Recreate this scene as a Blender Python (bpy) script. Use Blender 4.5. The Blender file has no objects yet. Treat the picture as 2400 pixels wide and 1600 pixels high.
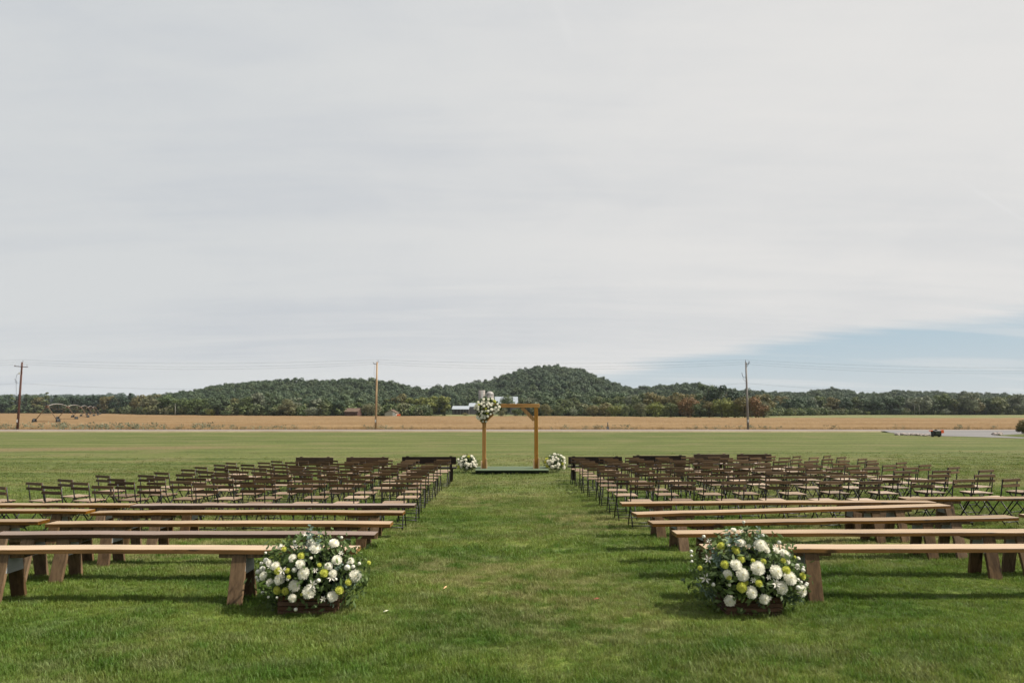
import bpy, bmesh, math, random
import numpy as np
from mathutils import Vector, Matrix, noise as mnoise
R = math.radians
random.seed(7); rng = np.random.default_rng(7)
S = bpy.context.scene
COL = S.collection

# ------------------------------------------------------------------ camera
PITCH = math.atan(158/1600)
cam = bpy.data.cameras.new('camera'); cam_o = bpy.data.objects.new('camera', cam); COL.objects.link(cam_o)
cam_o.location = (0, 0, 1.72); cam_o.rotation_euler = (R(90)+PITCH, 0, 0)
cam.sensor_width = 36; cam.lens = 24; cam.clip_start = .1; cam.clip_end = 9000
cam.dof.use_dof = True; cam.dof.focus_distance = 17.0; cam.dof.aperture_fstop = 2.4
S.camera = cam_o

# ------------------------------------------------------------------ sky and sun
SUN_EL, SUN_AZ = 50, 94          # azimuth from +Y towards +X
W = bpy.data.worlds.new('World'); S.world = W; W.use_nodes = True
nt = W.node_tree; nt.nodes.clear()
def N(t, typ, **kw):
    n = t.nodes.new(typ)
    for k, v in kw.items():
        if k.startswith('i_'):
            key = k[2:]
            n.inputs[int(key) if key.isdigit() else key].default_value = v
        else: setattr(n, k, v)
    return n
def L(t, a, b): t.links.new(a, b)
def math_(t, op, a, b=None, clamp=False):
    n = t.nodes.new('ShaderNodeMath'); n.operation = op; n.use_clamp = clamp
    for i, v in enumerate((a, b)):
        if v is None: continue
        if isinstance(v, (int, float)): n.inputs[i].default_value = v
        else: t.links.new(v, n.inputs[i])
    return n.outputs[0]
def sstep(t, v, a, b, lo=0., hi=1.):
    n = t.nodes.new('ShaderNodeMapRange'); n.interpolation_type = 'SMOOTHSTEP'
    t.links.new(v, n.inputs[0])
    for i, x in zip((1, 2, 3, 4), (a, b, lo, hi)): n.inputs[i].default_value = x
    return n.outputs[0]
def mixc(t, f, a, b):
    n = t.nodes.new('ShaderNodeMix'); n.data_type = 'RGBA'
    if isinstance(f, (int, float)): n.inputs[0].default_value = f
    else: t.links.new(f, n.inputs[0])
    for i, v in ((6, a), (7, b)):
        if isinstance(v, tuple): n.inputs[i].default_value = (*v[:3], 1)
        else: t.links.new(v, n.inputs[i])
    return n.outputs[2]
def noise_(t, vec, scale, detail=4, rough=.55, dist=0):
    n = N(t, 'ShaderNodeTexNoise'); n.inputs['Scale'].default_value = scale; n.inputs['Detail'].default_value = detail
    n.inputs['Roughness'].default_value = rough; n.inputs['Distortion'].default_value = dist
    L(t, vec, n.inputs['Vector']); return n.outputs[0]
def mapped(t, vec, scale=(1, 1, 1), loc=None, rot=(0, 0, 0)):
    mp = N(t, 'ShaderNodeMapping'); L(t, vec, mp.inputs[0]); mp.inputs['Scale'].default_value = scale; mp.inputs['Rotation'].default_value = rot
    if loc is not None: L(t, loc, mp.inputs['Location'])
    return mp.outputs[0]
def build_sky():
    t = nt
    tc = N(t, 'ShaderNodeTexCoord')
    sp = N(t, 'ShaderNodeSeparateXYZ'); L(t, tc.outputs['Generated'], sp.inputs[0])
    x, y, z = sp.outputs
    sky = N(t, 'ShaderNodeTexSky', sky_type='NISHITA', sun_disc=False)
    sky.sun_elevation = R(SUN_EL); sky.sun_rotation = R(SUN_AZ); sky.air_density = 1.0; sky.dust_density = 1.2; sky.ozone_density = 1.2
    skc = N(t, 'ShaderNodeVectorMath', operation='SCALE'); L(t, sky.outputs[0], skc.inputs[0]); skc.inputs['Scale'].default_value = .075
    zc = math_(t, 'MAXIMUM', math_(t, 'ADD', z, .10), .04)
    cb = N(t, 'ShaderNodeCombineXYZ'); L(t, math_(t, 'DIVIDE', x, zc), cb.inputs[0]); L(t, math_(t, 'DIVIDE', y, zc), cb.inputs[1])
    def cloud(sx, sy, rot, scale, detail, rough, dist=.0, seed=0.):
        mp = N(t, 'ShaderNodeMapping'); L(t, cb.outputs[0], mp.inputs[0])
        mp.inputs['Scale'].default_value = (sx, sy, 1); mp.inputs['Rotation'].default_value = (0, 0, R(rot)); mp.inputs['Location'].default_value = (seed, seed*.7, 0)
        n = N(t, 'ShaderNodeTexNoise'); L(t, mp.outputs[0], n.inputs['Vector'])
        n.inputs['Scale'].default_value = scale; n.inputs['Detail'].default_value = detail; n.inputs['Roughness'].default_value = rough
        n.inputs['Distortion'].default_value = dist
        return n.outputs[0]
    big = cloud(.35, 1.0, -14, .55, 3, .5, .3, 3.1)
    streak = cloud(.28, 1.5, -20, 1.3, 6, .58, .5, 11.3)
    fine = cloud(.35, 1.6, -38, 4.0, 6, .6, .7, 5.7)
    mott = noise_(t, mapped(t, tc.outputs['Generated'], (3.2, 3.2, 7.5), rot=(0, R(-14), 0)), 1.6, 6, .6, .5)
    m = math_(t, 'ADD', math_(t, 'MULTIPLY', big, .9), math_(t, 'ADD', math_(t, 'MULTIPLY', streak, .52), math_(t, 'ADD', math_(t, 'MULTIPLY', fine, .26), math_(t, 'MULTIPLY', mott, .34))))
    m = sstep(t, m, .64, 1.16)
    # the veil is thicker towards the sun's side (east), greyer to the west
    side = sstep(t, x, -.55, .45)
    thin = mixc(t, side, (.555, .59, .64), (.68, .69, .70))
    thick = mixc(t, side, (.67, .69, .70), (.79, .78, .765))
    deck = mixc(t, m, thin, thick)
    # edge of the cloud deck, low in the sky: clear air below it
    az = math_(t, 'ARCTAN2', x, y)
    el = math_(t, 'ARCSINE', z)
    wob = math_(t, 'MULTIPLY', math_(t, 'SUBTRACT', streak, .5), .060)
    wob2 = math_(t, 'MULTIPLY', math_(t, 'SUBTRACT', fine, .5), .02)
    edge = sstep(t, az, -.05, .62, .064, .108)
    d = math_(t, 'ADD', math_(t, 'SUBTRACT', el, edge), math_(t, 'ADD', wob, wob2))
    soft = sstep(t, az, -.5, .5, .085, .004)
    cover = sstep(t, math_(t, 'ADD', d, soft), -.010, .016)
    wisp = math_(t, 'MULTIPLY', sstep(t, streak, .50, .66), .38)
    cover = math_(t, 'MAXIMUM', cover, wisp)
    milk = mixc(t, sstep(t, el, .0, .11), (.63, .69, .73), (.49, .62, .71))
    low = mixc(t, .85, skc.outputs[0], milk)
    haze_l = mixc(t, math_(t, 'MULTIPLY', sstep(t, az, .1, -.5), .8), low, (.56, .63, .68))
    col = mixc(t, cover, haze_l, deck)
    col = mixc(t, sstep(t, el, .03, -.05), col, (.42, .44, .42))
    # two old contrails
    def trail(p, q, w, amt):
        nonlocal col
        p = Vector(p).normalized(); q = Vector(q).normalized(); nn = p.cross(q).normalized()
        dt = N(t, 'ShaderNodeVectorMath', operation='DOT_PRODUCT'); L(t, tc.outputs['Generated'], dt.inputs[0]); dt.inputs[1].default_value = nn
        dist = math_(t, 'ABSOLUTE', dt.outputs['Value'])
        mid = (p+q).normalized()
        d2 = N(t, 'ShaderNodeVectorMath', operation='DOT_PRODUCT'); L(t, tc.outputs['Generated'], d2.inputs[0]); d2.inputs[1].default_value = mid
        c = p.dot(mid)
        f = math_(t, 'MULTIPLY', sstep(t, dist, w, w*.2), sstep(t, d2.outputs['Value'], c-.0015, c+.0003))
        f = math_(t, 'MULTIPLY', f, math_(t, 'MULTIPLY', fine, amt))
        col = mixc(t, f, col, (.80, .80, .80))
    def ray(px, py):
        xx = (px-1200)/1600; yy = (800-py)/1600
        c, s = math.cos(PITCH), math.sin(PITCH)
        return (xx, c-yy*s, yy*c+s)
    trail(ray(1285, -40), ray(1335, 90), .009, .3)
    trail(ray(2300, 455), ray(2420, 530), .0026, .6)
    bg = N(t, 'ShaderNodeBackground'); L(t, col, bg.inputs[0]); bg.inputs[1].default_value = .60
    out = N(t, 'ShaderNodeOutputWorld'); L(t, bg.outputs[0], out.inputs[0])
build_sky()
sun = bpy.data.lights.new('sun', 'SUN'); sun_o = bpy.data.objects.new('sun', sun); COL.objects.link(sun_o)
sun.energy = 5.0; sun.angle = R(1.0); sun.color = (1, .93, .82)
_d = Vector((math.sin(R(SUN_AZ))*math.cos(R(SUN_EL)), math.cos(R(SUN_AZ))*math.cos(R(SUN_EL)), math.sin(R(SUN_EL))))
sun_o.rotation_euler = _d.to_track_quat('Z', 'Y').to_euler(); sun_o.location = (30, 0, 40)
S.view_settings.view_transform = 'Standard'; S.view_settings.look = 'None'
S.view_settings.exposure = .7; S.view_settings.gamma = 1
S.render.engine = 'CYCLES'; S.cycles.max_bounces = 5; S.cycles.diffuse_bounces = 2; S.cycles.transparent_max_bounces = 6

# ------------------------------------------------------------------ terrain
def ss(a, b, x):
    t = np.clip((x-a)/(b-a), 0, 1); return t*t*(3-2*t)
def gz(x, y):
    x = np.asarray(x, float); y = np.asarray(y, float)
    near = -.0262*y
    far = -.0262*27 - .9*(1-np.exp(-np.maximum(y-27, 0)/34.4))
    z = np.where(y < 27, near, far)
    z = z + .009*np.clip(x, -16, 16)*ss(8, 14, y)*(1-ss(32, 60, y))
    return z
def g(x, y): return float(gz(x, y))
ZF = 1.72-3.32
CP, SP = math.cos(PITCH), math.sin(PITCH)
def at(px, py):
    """ground point seen at photograph position px, py"""
    xx = (px-1200)/1600; yy = (800-py)/1600
    d = (xx, CP-yy*SP, yy*CP+SP)
    t = 3.0
    lo, hi = .5, 3000
    for _ in range(60):
        t = (lo+hi)/2
        if 1.72+d[2]*t > g(d[0]*t, d[1]*t): lo = t
        else: hi = t
    return d[0]*t, d[1]*t
def elev(py): return math.tan(math.atan((800-py)/1600)+PITCH)

# ------------------------------------------------------------------ helpers
def tag(o, label=None, cat=None, group=None, kind=None):
    if label: o['label'] = label
    if cat: o['category'] = cat
    if group: o['group'] = group
    if kind: o['kind'] = kind
    return o
def empty(name, loc, rz=0, sc=1):
    o = bpy.data.objects.new(name, None); COL.objects.link(o)
    o.location = loc; o.rotation_euler = (0, 0, rz); o.scale = (sc, sc, sc); o.empty_display_size = .2
    return o
def link(name, me, parent=None, loc=(0, 0, 0), rot=(0, 0, 0), sc=(1, 1, 1)):
    o = bpy.data.objects.new(name, me); COL.objects.link(o)
    o.location = loc; o.rotation_euler = rot; o.scale = sc
    if parent: o.parent = parent
    return o
def kids(o): return [c for c in bpy.data.objects if c.parent == o]
class MB:
    """collects shapes into one mesh"""
    def __init__(s): s.v = []; s.f = []; s.smooth = []
    def add(s, vs, fs, smooth=False):
        b = len(s.v); s.v += [tuple(v) for v in vs]; s.f += [tuple(i+b for i in f) for f in fs]; s.smooth += [smooth]*len(fs)
        return s
    def box(s, c, d, rot=None, taper=1.0, bev=0):
        hx, hy, hz = d[0]/2, d[1]/2, d[2]/2
        if bev:
            bm = bmesh.new(); bmesh.ops.create_cube(bm, size=1)
            for v in bm.verts: v.co = Vector((v.co.x*d[0], v.co.y*d[1], v.co.z*d[2]))
            bmesh.ops.bevel(bm, geom=bm.edges[:], offset=bev, segments=1, affect='EDGES')
            vs = [v.co.copy() for v in bm.verts]; fs = [[v.index for v in f.verts] for f in bm.faces]; bm.free()
        else:
            vs = [Vector((sx*hx*(taper if sz > 0 else 1), sy*hy*(taper if sz > 0 else 1), sz*hz)) for sx, sy, sz in
                  ((-1,-1,-1),(1,-1,-1),(1,1,-1),(-1,1,-1),(-1,-1,1),(1,-1,1),(1,1,1),(-1,1,1))]
            fs = [(0,3,2,1),(4,5,6,7),(0,1,5,4),(1,2,6,5),(2,3,7,6),(3,0,4,7)]
        m = rot if rot is not None else Matrix.Identity(3)
        return s.add([m @ v + Vector(c) for v in vs], fs)
    def beam(s, p, q, w, h, up=(0, 0, 1), bev=0):
        p, q = Vector(p), Vector(q); z = (q-p); ln = z.length; z.normalize()
        up = Vector(up); x = up.cross(z)
        if x.length < 1e-4: x = Vector((1, 0, 0))
        x.normalize(); y = z.cross(x)
        m = Matrix((x, y, z)).transposed()
        return s.box((p+q)/2, (w, h, ln), m, bev=bev)
    def tube(s, pts, r, n=8, cap=True):
        pts = [Vector(p) for p in pts]; rs = r if isinstance(r, (list, tuple)) else [r]*len(pts)
        vs = []; fs = []
        prev = None
        for i, p in enumerate(pts):
            t = (pts[min(i+1, len(pts)-1)]-pts[max(i-1, 0)]).normalized()
            a = prev if prev is not None else (Vector((1, 0, 0)) if abs(t.x) < .9 else Vector((0, 1, 0)))
            x = (a - t*a.dot(t)).normalized(); prev = x; y = t.cross(x)
            for k in range(n):
                an = 2*math.pi*k/n; vs.append(p+(x*math.cos(an)+y*math.sin(an))*rs[i])
        for i in range(len(pts)-1):
            for k in range(n):
                a, b = i*n+k, i*n+(k+1) % n; fs.append((a, b, b+n, a+n))
        if cap: fs += [tuple(reversed(range(n))), tuple(range(len(vs)-n, len(vs)))]
        return s.add(vs, fs, True)
    def prism(s, pts, t, axis='x'):
        """2D outline (a,b) extruded by +-t/2 along an axis"""
        n = len(pts); vs = []
        for sg in (-1, 1):
            for a, b in pts:
                vs.append({'x': (sg*t/2, a, b), 'y': (a, sg*t/2, b), 'z': (a, b, sg*t/2)}[axis])
        fs = [tuple(range(n)), tuple(range(2*n-1, n-1, -1))] + [(i, i+n, (i+1) % n+n, (i+1) % n) for i in range(n)]
        return s.add(vs, fs)
    def mesh(s, name, mat=None):
        me = bpy.data.meshes.new(name); me.from_pydata(s.v, [], s.f); me.update()
        bm = bmesh.new(); bm.from_mesh(me); bmesh.ops.recalc_face_normals(bm, faces=bm.faces); bm.to_mesh(me); bm.free()
        if any(s.smooth): me.polygons.foreach_set('use_smooth', s.smooth)
        if mat: me.materials.append(mat)
        return me
    def obj(s, name, mat, parent=None, loc=(0, 0, 0), rot=(0, 0, 0)):
        return link(name, s.mesh(name, mat), parent, loc, rot)
def np_mesh(name, V, F, mat=None, smooth=False):
    """fast mesh from arrays; F is (n,3) or (n,4)"""
    me = bpy.data.meshes.new(name); V = np.ascontiguousarray(V, dtype=np.float32); F = np.ascontiguousarray(F, dtype=np.int32)
    me.vertices.add(len(V)); me.vertices.foreach_set('co', V.ravel())
    k = F.shape[1]; me.loops.add(F.size); me.loops.foreach_set('vertex_index', F.ravel())
    me.polygons.add(len(F)); me.polygons.foreach_set('loop_start', np.arange(0, F.size, k, dtype=np.int32))
    me.update(calc_edges=True); me.validate()
    if smooth: me.polygons.foreach_set('use_smooth', [True]*len(F))
    if mat: me.materials.append(mat)
    return me
def copy_tree(o, parent=None, pre=None):
    c = o.copy(); COL.objects.link(c)
    if parent: c.parent = parent
    for k in (pre or {}).get(o, kids(o) if pre is None else []): copy_tree(k, c, pre)
    return c
def tree_of(root):
    m = {}
    def rec(o):
        m[o] = kids(o)
        for c in m[o]: rec(c)
    rec(root); return m

# ------------------------------------------------------------------ materials
def new_mat(name, rough=.7, spec=.3):
    m = bpy.data.materials.new(name); m.use_nodes = True
    b = m.node_tree.nodes['Principled BSDF']; b.inputs['Roughness'].default_value = rough; b.inputs['Specular IOR Level'].default_value = spec
    return m, m.node_tree, b
def obj_vec(t):
    tc = N(t, 'ShaderNodeTexCoord'); oi = N(t, 'ShaderNodeObjectInfo')
    cx = N(t, 'ShaderNodeCombineXYZ'); r = math_(t, 'MULTIPLY', oi.outputs['Random'], 37.0)
    L(t, r, cx.inputs[0]); L(t, r, cx.inputs[1]); L(t, r, cx.inputs[2])
    return tc.outputs['Object'], cx.outputs[0], oi.outputs['Random']
def bump(t, b, h, strength=.3, dist=.01):
    n = N(t, 'ShaderNodeBump'); n.inputs['Strength'].default_value = strength; n.inputs['Distance'].default_value = dist
    L(t, h, n.inputs['Height']); L(t, n.outputs[0], b.inputs['Normal'])
def plain(name, col, rough=.7, var=.25, scale=6, spec=.3, metal=0):
    m, t, b = new_mat(name, rough, spec); b.inputs['Metallic'].default_value = metal
    v, off, rnd = obj_vec(t)
    n = noise_(t, mapped(t, v, (1, 1, 1), off), scale, 5)
    L(t, mixc(t, sstep(t, n, .3, .7), tuple(c*(1-var) for c in col), tuple(min(1, c*(1+var)) for c in col)), b.inputs['Base Color'])
    bump(t, b, n, .15, .004)
    return m
def wood(name, dark, light, axis=0, rough=.5, spec=.4, tint=.35, grain=1.0, knots=True, top=None):
    """grain runs along the given local axis"""
    m, t, b = new_mat(name, rough, spec)
    v, off, rnd = obj_vec(t)
    sc = [22*grain]*3; sc[axis] = 1.1
    w = noise_(t, mapped(t, v, tuple(sc), off), 1.0, 6, .6, .6)
    sc2 = [70*grain]*3; sc2[axis] = 2.5
    w2 = noise_(t, mapped(t, v, tuple(sc2), off), 1.0, 3, .6)
    blotch = noise_(t, mapped(t, v, (1.6, 1.6, 1.6), off), 1.0, 3, .5)
    f = math_(t, 'ADD', math_(t, 'MULTIPLY', w, .6), math_(t, 'ADD', math_(t, 'MULTIPLY', w2, .25), math_(t, 'MULTIPLY', blotch, .35)))
    c = mixc(t, sstep(t, f, .42, .78), dark, light)
    if knots:
        sk = [7.]*3; sk[axis] = 2.6
        vo = N(t, 'ShaderNodeTexVoronoi'); L(t, mapped(t, v, tuple(sk), off), vo.inputs['Vector']); vo.inputs['Scale'].default_value = 1
        c = mixc(t, math_(t, 'MULTIPLY', sstep(t, vo.outputs['Distance'], .22, .08), .8), c, tuple(x*.35 for x in dark))
    if top:     # worn plank top, paled further: sunlight and sky sheen put into the colour
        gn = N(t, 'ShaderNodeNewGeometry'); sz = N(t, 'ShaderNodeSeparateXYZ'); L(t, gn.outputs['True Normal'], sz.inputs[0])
        worn_or_lit = mixc(t, sstep(t, f, .42, .80), tuple(x*.72 for x in top), top)
        c = mixc(t, sstep(t, sz.outputs[2], .75, .95), c, worn_or_lit)
    hs = N(t, 'ShaderNodeHueSaturation'); L(t, c, hs.inputs['Color'])
    L(t, math_(t, 'ADD', math_(t, 'MULTIPLY', rnd, tint*1.4), 1-tint*.7), hs.inputs['Value'])
    L(t, math_(t, 'ADD', math_(t, 'MULTIPLY', rnd, -.25), 1.1), hs.inputs['Saturation'])
    L(t, hs.outputs[0], b.inputs['Base Color']); bump(t, b, w2, .25, .002)
    return m
def lawn_color(t):
    """colour of the lawn as a function of the place on the ground"""
    geo = N(t, 'ShaderNodeNewGeometry'); P = geo.outputs['Position']
    sp = N(t, 'ShaderNodeSeparateXYZ'); L(t, P, sp.inputs[0])
    a = noise_(t, mapped(t, P, (.55, 1.0, 0)), .9, 4, .6, .3)
    b_ = noise_(t, mapped(t, P, (1, 1.3, 0)), 2.6, 4, .6)
    cc = noise_(t, mapped(t, P, (1, 1, 0)), .22, 3, .5)
    mow = noise_(t, mapped(t, P, (.05, 1.0, 0), rot=(0, 0, R(-2))), .42, 4, .6, .2)
    mow2 = noise_(t, mapped(t, P, (.10, 1.0, 0), rot=(0, 0, R(3))), 1.6, 3, .6)
    green = mixc(t, sstep(t, a, .35, .68), (.064, .112, .013), (.142, .184, .032))
    green = mixc(t, math_(t, 'MULTIPLY', sstep(t, b_, .50, .68), .55), green, (.132, .168, .058))
    green = mixc(t, math_(t, 'MULTIPLY', sstep(t, b_, .42, .28), .5), green, (.036, .082, .007))
    dry = math_(t, 'MULTIPLY', sstep(t, cc, .42, .60), sstep(t, b_, .36, .60))
    green = mixc(t, math_(t, 'MULTIPLY', math_(t, 'MULTIPLY', dry, sstep(t, sp.outputs[1], 4.6, 9, .35, 1)), .60), green, (.30, .25, .12))
    # beyond the chairs the mowing runs across the view and the sward is paler
    farf = sstep(t, sp.outputs[1], 9, 30)
    fm = math_(t, 'ADD', math_(t, 'MULTIPLY', mow, .65), math_(t, 'MULTIPLY', mow2, .35))
    farc = mixc(t, sstep(t, fm, .42, .58), (.076, .104, .022), (.158, .168, .054))
    farc = mixc(t, math_(t, 'MULTIPLY', sstep(t, cc, .5, .7), .5), farc, (.19, .165, .075))
    col = mixc(t, math_(t, 'MULTIPLY', farf, .85), green, farc)
    # worn strip on the left, well beyond the chairs
    wx = sstep(t, sp.outputs[0], -16, -27)
    wy = math_(t, 'ABSOLUTE', math_(t, 'SUBTRACT', sp.outputs[1], math_(t, 'ADD', 51, math_(t, 'MULTIPLY', math_(t, 'ADD', sp.outputs[0], 30), .25))))
    worn_or_lit = math_(t, 'MULTIPLY', math_(t, 'MULTIPLY', wx, sstep(t, wy, 4.0, 1.0)), sstep(t, b_, .2, .55))
    col = mixc(t, math_(t, 'MULTIPLY', worn_or_lit, .8), col, (.21, .155, .08))
    return col, P, b_
m_lawn, t, b = new_mat('lawn_turf', .9, .15)
lc, P, nb = lawn_color(t)
fg = noise_(t, mapped(t, P, (.8, .45, 0)), 38, 4, .75)
sp_ = N(t, 'ShaderNodeSeparateXYZ'); L(t, P, sp_.inputs[0])
fg2 = noise_(t, mapped(t, P, (.8, .30, 0)), 9, 4, .7)
fgm = math_(t, 'ADD', math_(t, 'MULTIPLY', fg, .5), math_(t, 'MULTIPLY', fg2, .5))
dk = mixc(t, sstep(t, fgm, .36, .62), tuple([.45]*3), tuple([1.25]*3))
ml = N(t, 'ShaderNodeMix', data_type='RGBA', blend_type='MULTIPLY'); ml.inputs[0].default_value = 1; L(t, lc, ml.inputs[6]); L(t, dk, ml.inputs[7])
L(t, ml.outputs[2], b.inputs['Base Color']); bump(t, b, fgm, .9, .05)
m_blade, t, b = new_mat('grass_blade', .55, .3)
lc, P, nb = lawn_color(t)
oi = N(t, 'ShaderNodeObjectInfo')
hs = N(t, 'ShaderNodeHueSaturation'); L(t, lc, hs.inputs['Color'])
L(t, math_(t, 'ADD', math_(t, 'MULTIPLY', oi.outputs['Random'], .9), 1.22), hs.inputs['Value'])
L(t, math_(t, 'ADD', math_(t, 'MULTIPLY', oi.outputs['Random'], .04), .485), hs.inputs['Hue'])
L(t, hs.outputs[0], b.inputs['Base Color'])
tr = N(t, 'ShaderNodeBsdfTranslucent'); L(t, hs.outputs[0], tr.inputs[0])
mx = N(t, 'ShaderNodeMixShader'); mx.inputs[0].default_value = .4
L(t, b.outputs[0], mx.inputs[1]); L(t, tr.outputs[0], mx.inputs[2]); L(t, mx.outputs[0], t.nodes['Material Output'].inputs[0])

def field_mat():
    m, t, b = new_mat('ripe_crop', .9, .1)
    geo = N(t, 'ShaderNodeNewGeometry'); P = geo.outputs['Position']
    a = noise_(t, mapped(t, P, (.02, .06, 0)), 1.0, 4, .6, .4)
    r = noise_(t, mapped(t, P, (1.2, .35, .5)), 1.0, 3, .7)
    rows = noise_(t, mapped(t, P, (.03, .8, 0)), 1.0, 3, .6)
    c = mixc(t, sstep(t, a, .35, .65), (.20, .125, .058), (.255, .17, .086))
    c = mixc(t, math_(t, 'MULTIPLY', sstep(t, rows, .45, .68), .4), c, (.33, .225, .115))
    c = mixc(t, math_(t, 'MULTIPLY', sstep(t, r, .52, .34), .6), c, (.17, .105, .042))
    L(t, c, b.inputs['Base Color']); bump(t, b, r, 1, .3)
    return m
def grass_mat(name, c1, c2, sc=.15):
    m, t, b = new_mat(name, .9, .1)
    geo = N(t, 'ShaderNodeNewGeometry'); P = geo.outputs['Position']
    a = noise_(t, mapped(t, P, (.5, 1, 0)), sc, 5, .65)
    r = noise_(t, mapped(t, P, (1, 1, 1)), 3.0, 4, .7)
    c = mixc(t, sstep(t, a, .35, .65), c1, c2)
    c = mixc(t, math_(t, 'MULTIPLY', sstep(t, r, .5, .3), .5), c, tuple(x*.45 for x in c1))
    L(t, c, b.inputs['Base Color']); bump(t, b, r, .8, .1)
    return m
def road_mat(name, c1, c2):
    m, t, b = new_mat(name, .85, .3)
    geo = N(t, 'ShaderNodeNewGeometry'); P = geo.outputs['Position']
    a = noise_(t, mapped(t, P, (.05, .9, 0)), 1.0, 4, .6)
    r = noise_(t, P, 12, 4, .7)
    c = mixc(t, sstep(t, a, .35, .65), c1, c2)
    c = mixc(t, math_(t, 'MULTIPLY', r, .3), c, tuple(x*.6 for x in c1))
    L(t, c, b.inputs['Base Color']); bump(t, b, r, .4, .01)
    return m
def leaf_mat(name, cols, trans=.25, bright=(.58, 1.55), scale=.45, rough=.6):
    """foliage whose tint differs from plant to plant and from clump to clump"""
    m, t, b = new_mat(name, rough, .25)
    v, off, rnd = obj_vec(t)
    ramp = N(t, 'ShaderNodeValToRGB'); ramp.color_ramp.interpolation = 'LINEAR'
    L(t, rnd, ramp.inputs[0])
    cr = ramp.color_ramp
    while len(cr.elements) < len(cols): cr.elements.new(.5)
    for i, c in enumerate(cols):
        cr.elements[i].position = i/(max(1, len(cols)-1)); cr.elements[i].color = (*c, 1)
    n = noise_(t, mapped(t, v, (1, 1, 1), off), scale, 4, .65)
    hs = N(t, 'ShaderNodeHueSaturation'); L(t, ramp.outputs[0], hs.inputs['Color'])
    L(t, sstep(t, n, .32, .68, *bright), hs.inputs['Value'])
    L(t, sstep(t, n, .3, .7, .515, .485), hs.inputs['Hue'])
    L(t, hs.outputs[0], b.inputs['Base Color'])
    if trans:
        tr = N(t, 'ShaderNodeBsdfTranslucent'); L(t, hs.outputs[0], tr.inputs[0])
        mx = N(t, 'ShaderNodeMixShader'); mx.inputs[0].default_value = trans
        L(t, b.outputs[0], mx.inputs[1]); L(t, tr.outputs[0], mx.inputs[2]); L(t, mx.outputs[0], t.nodes['Material Output'].inputs[0])
    return m
m_field = field_mat()
m_meadow = grass_mat('meadow_grass', (.12, .15, .05), (.24, .22, .11))
m_forest_floor = grass_mat('forest_floor', (.022, .035, .012), (.035, .05, .018))
m_road = road_mat('worn_asphalt', (.22, .185, .16), (.28, .235, .20))
m_drive = road_mat('driveway_asphalt', (.17, .165, .165), (.23, .22, .215))
m_verge = grass_mat('verge_gravel', (.25, .20, .12), (.34, .29, .18), .4)
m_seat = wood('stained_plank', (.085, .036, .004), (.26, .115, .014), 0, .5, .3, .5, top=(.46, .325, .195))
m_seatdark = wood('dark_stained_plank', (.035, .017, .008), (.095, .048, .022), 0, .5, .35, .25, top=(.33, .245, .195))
m_legw = wood('weathered_leg_wood', (.070, .040, .020), (.215, .135, .070), 2, .6, .2, .4)
m_gus = wood('grey_plywood', (.26, .27, .27), (.36, .365, .36), 1, .7, .2, .25, knots=False)
m_chairw = wood('chair_slat_wood', (.052, .028, .009), (.125, .070, .024), 0, .5, .25, .5, 1.5, knots=False)  # same wood as the seats, darkened: shade on the slat faces put into colour
m_chairs = wood('chair_seat_wood', (.21, .135, .08), (.36, .25, .16), 0, .5, .3, .6, 1.5, knots=False)  # same wood as the slats, paled to stand in for sunlit tops
m_iron = plain('black_iron', (.012, .011, .011), .45, .2, 20, .4)
m_pew0 = wood('black_stained_wood', (.010, .006, .005), (.026, .013, .008), 0, .6, .2, .5, knots=False)
m_arch = wood('cedar_beam', (.34, .155, .030), (.58, .31, .085), 2, .5, .4, .12)
m_archx = wood('cedar_crossbeam', (.34, .155, .030), (.58, .31, .085), 0, .5, .4, .12)
m_pale = wood('pale_new_pine', (.62, .42, .24), (.78, .58, .37), 2, .55, .3, .1, knots=False)
m_turf = plain('green_carpet', (.125, .165, .105), .95, .12, 30, .1)
m_turfd = plain('near_black_green', (.010, .016, .010), .95, .3, 12, .1)  # shade on the platform's front face put into the carpet colour
m_bark = plain('tree_bark', (.09, .075, .058), .9, .35, 3, .1)
GREENS = [(.074, .106, .030), (.096, .124, .040), (.060, .094, .032), (.130, .146, .056), (.080, .108, .046), (.150, .150, .078), (.100, .140, .036)]
FARGREENS = [(.056, .090, .044), (.070, .104, .050), (.046, .078, .042), (.082, .112, .048), (.062, .094, .050)]
m_leaf = leaf_mat('broadleaf', GREENS)
m_leaffar = leaf_mat('hill_broadleaf', FARGREENS, .2, (.72, 1.3))
m_leafridge = leaf_mat('distant_broadleaf', [(.075, .11, .09), (.085, .12, .10)], .15)  # blue tint puts the far haze into the leaf colour
m_rust = leaf_mat('rusty_foliage', [(.19, .095, .038), (.165, .105, .042)], .2)
m_yel = leaf_mat('yellow_green_foliage', [(.15, .175, .040), (.17, .185, .048)], .25)
m_brown = leaf_mat('olive_brown_foliage', [(.135, .125, .050), (.15, .13, .050), (.12, .13, .048)], .2)
m_grey = leaf_mat('grey_green_foliage', [(.16, .18, .12), (.14, .16, .10)], .2)
m_pine = leaf_mat('pine_needles', [(.022, .045, .024), (.028, .054, .028)], .1)

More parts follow.
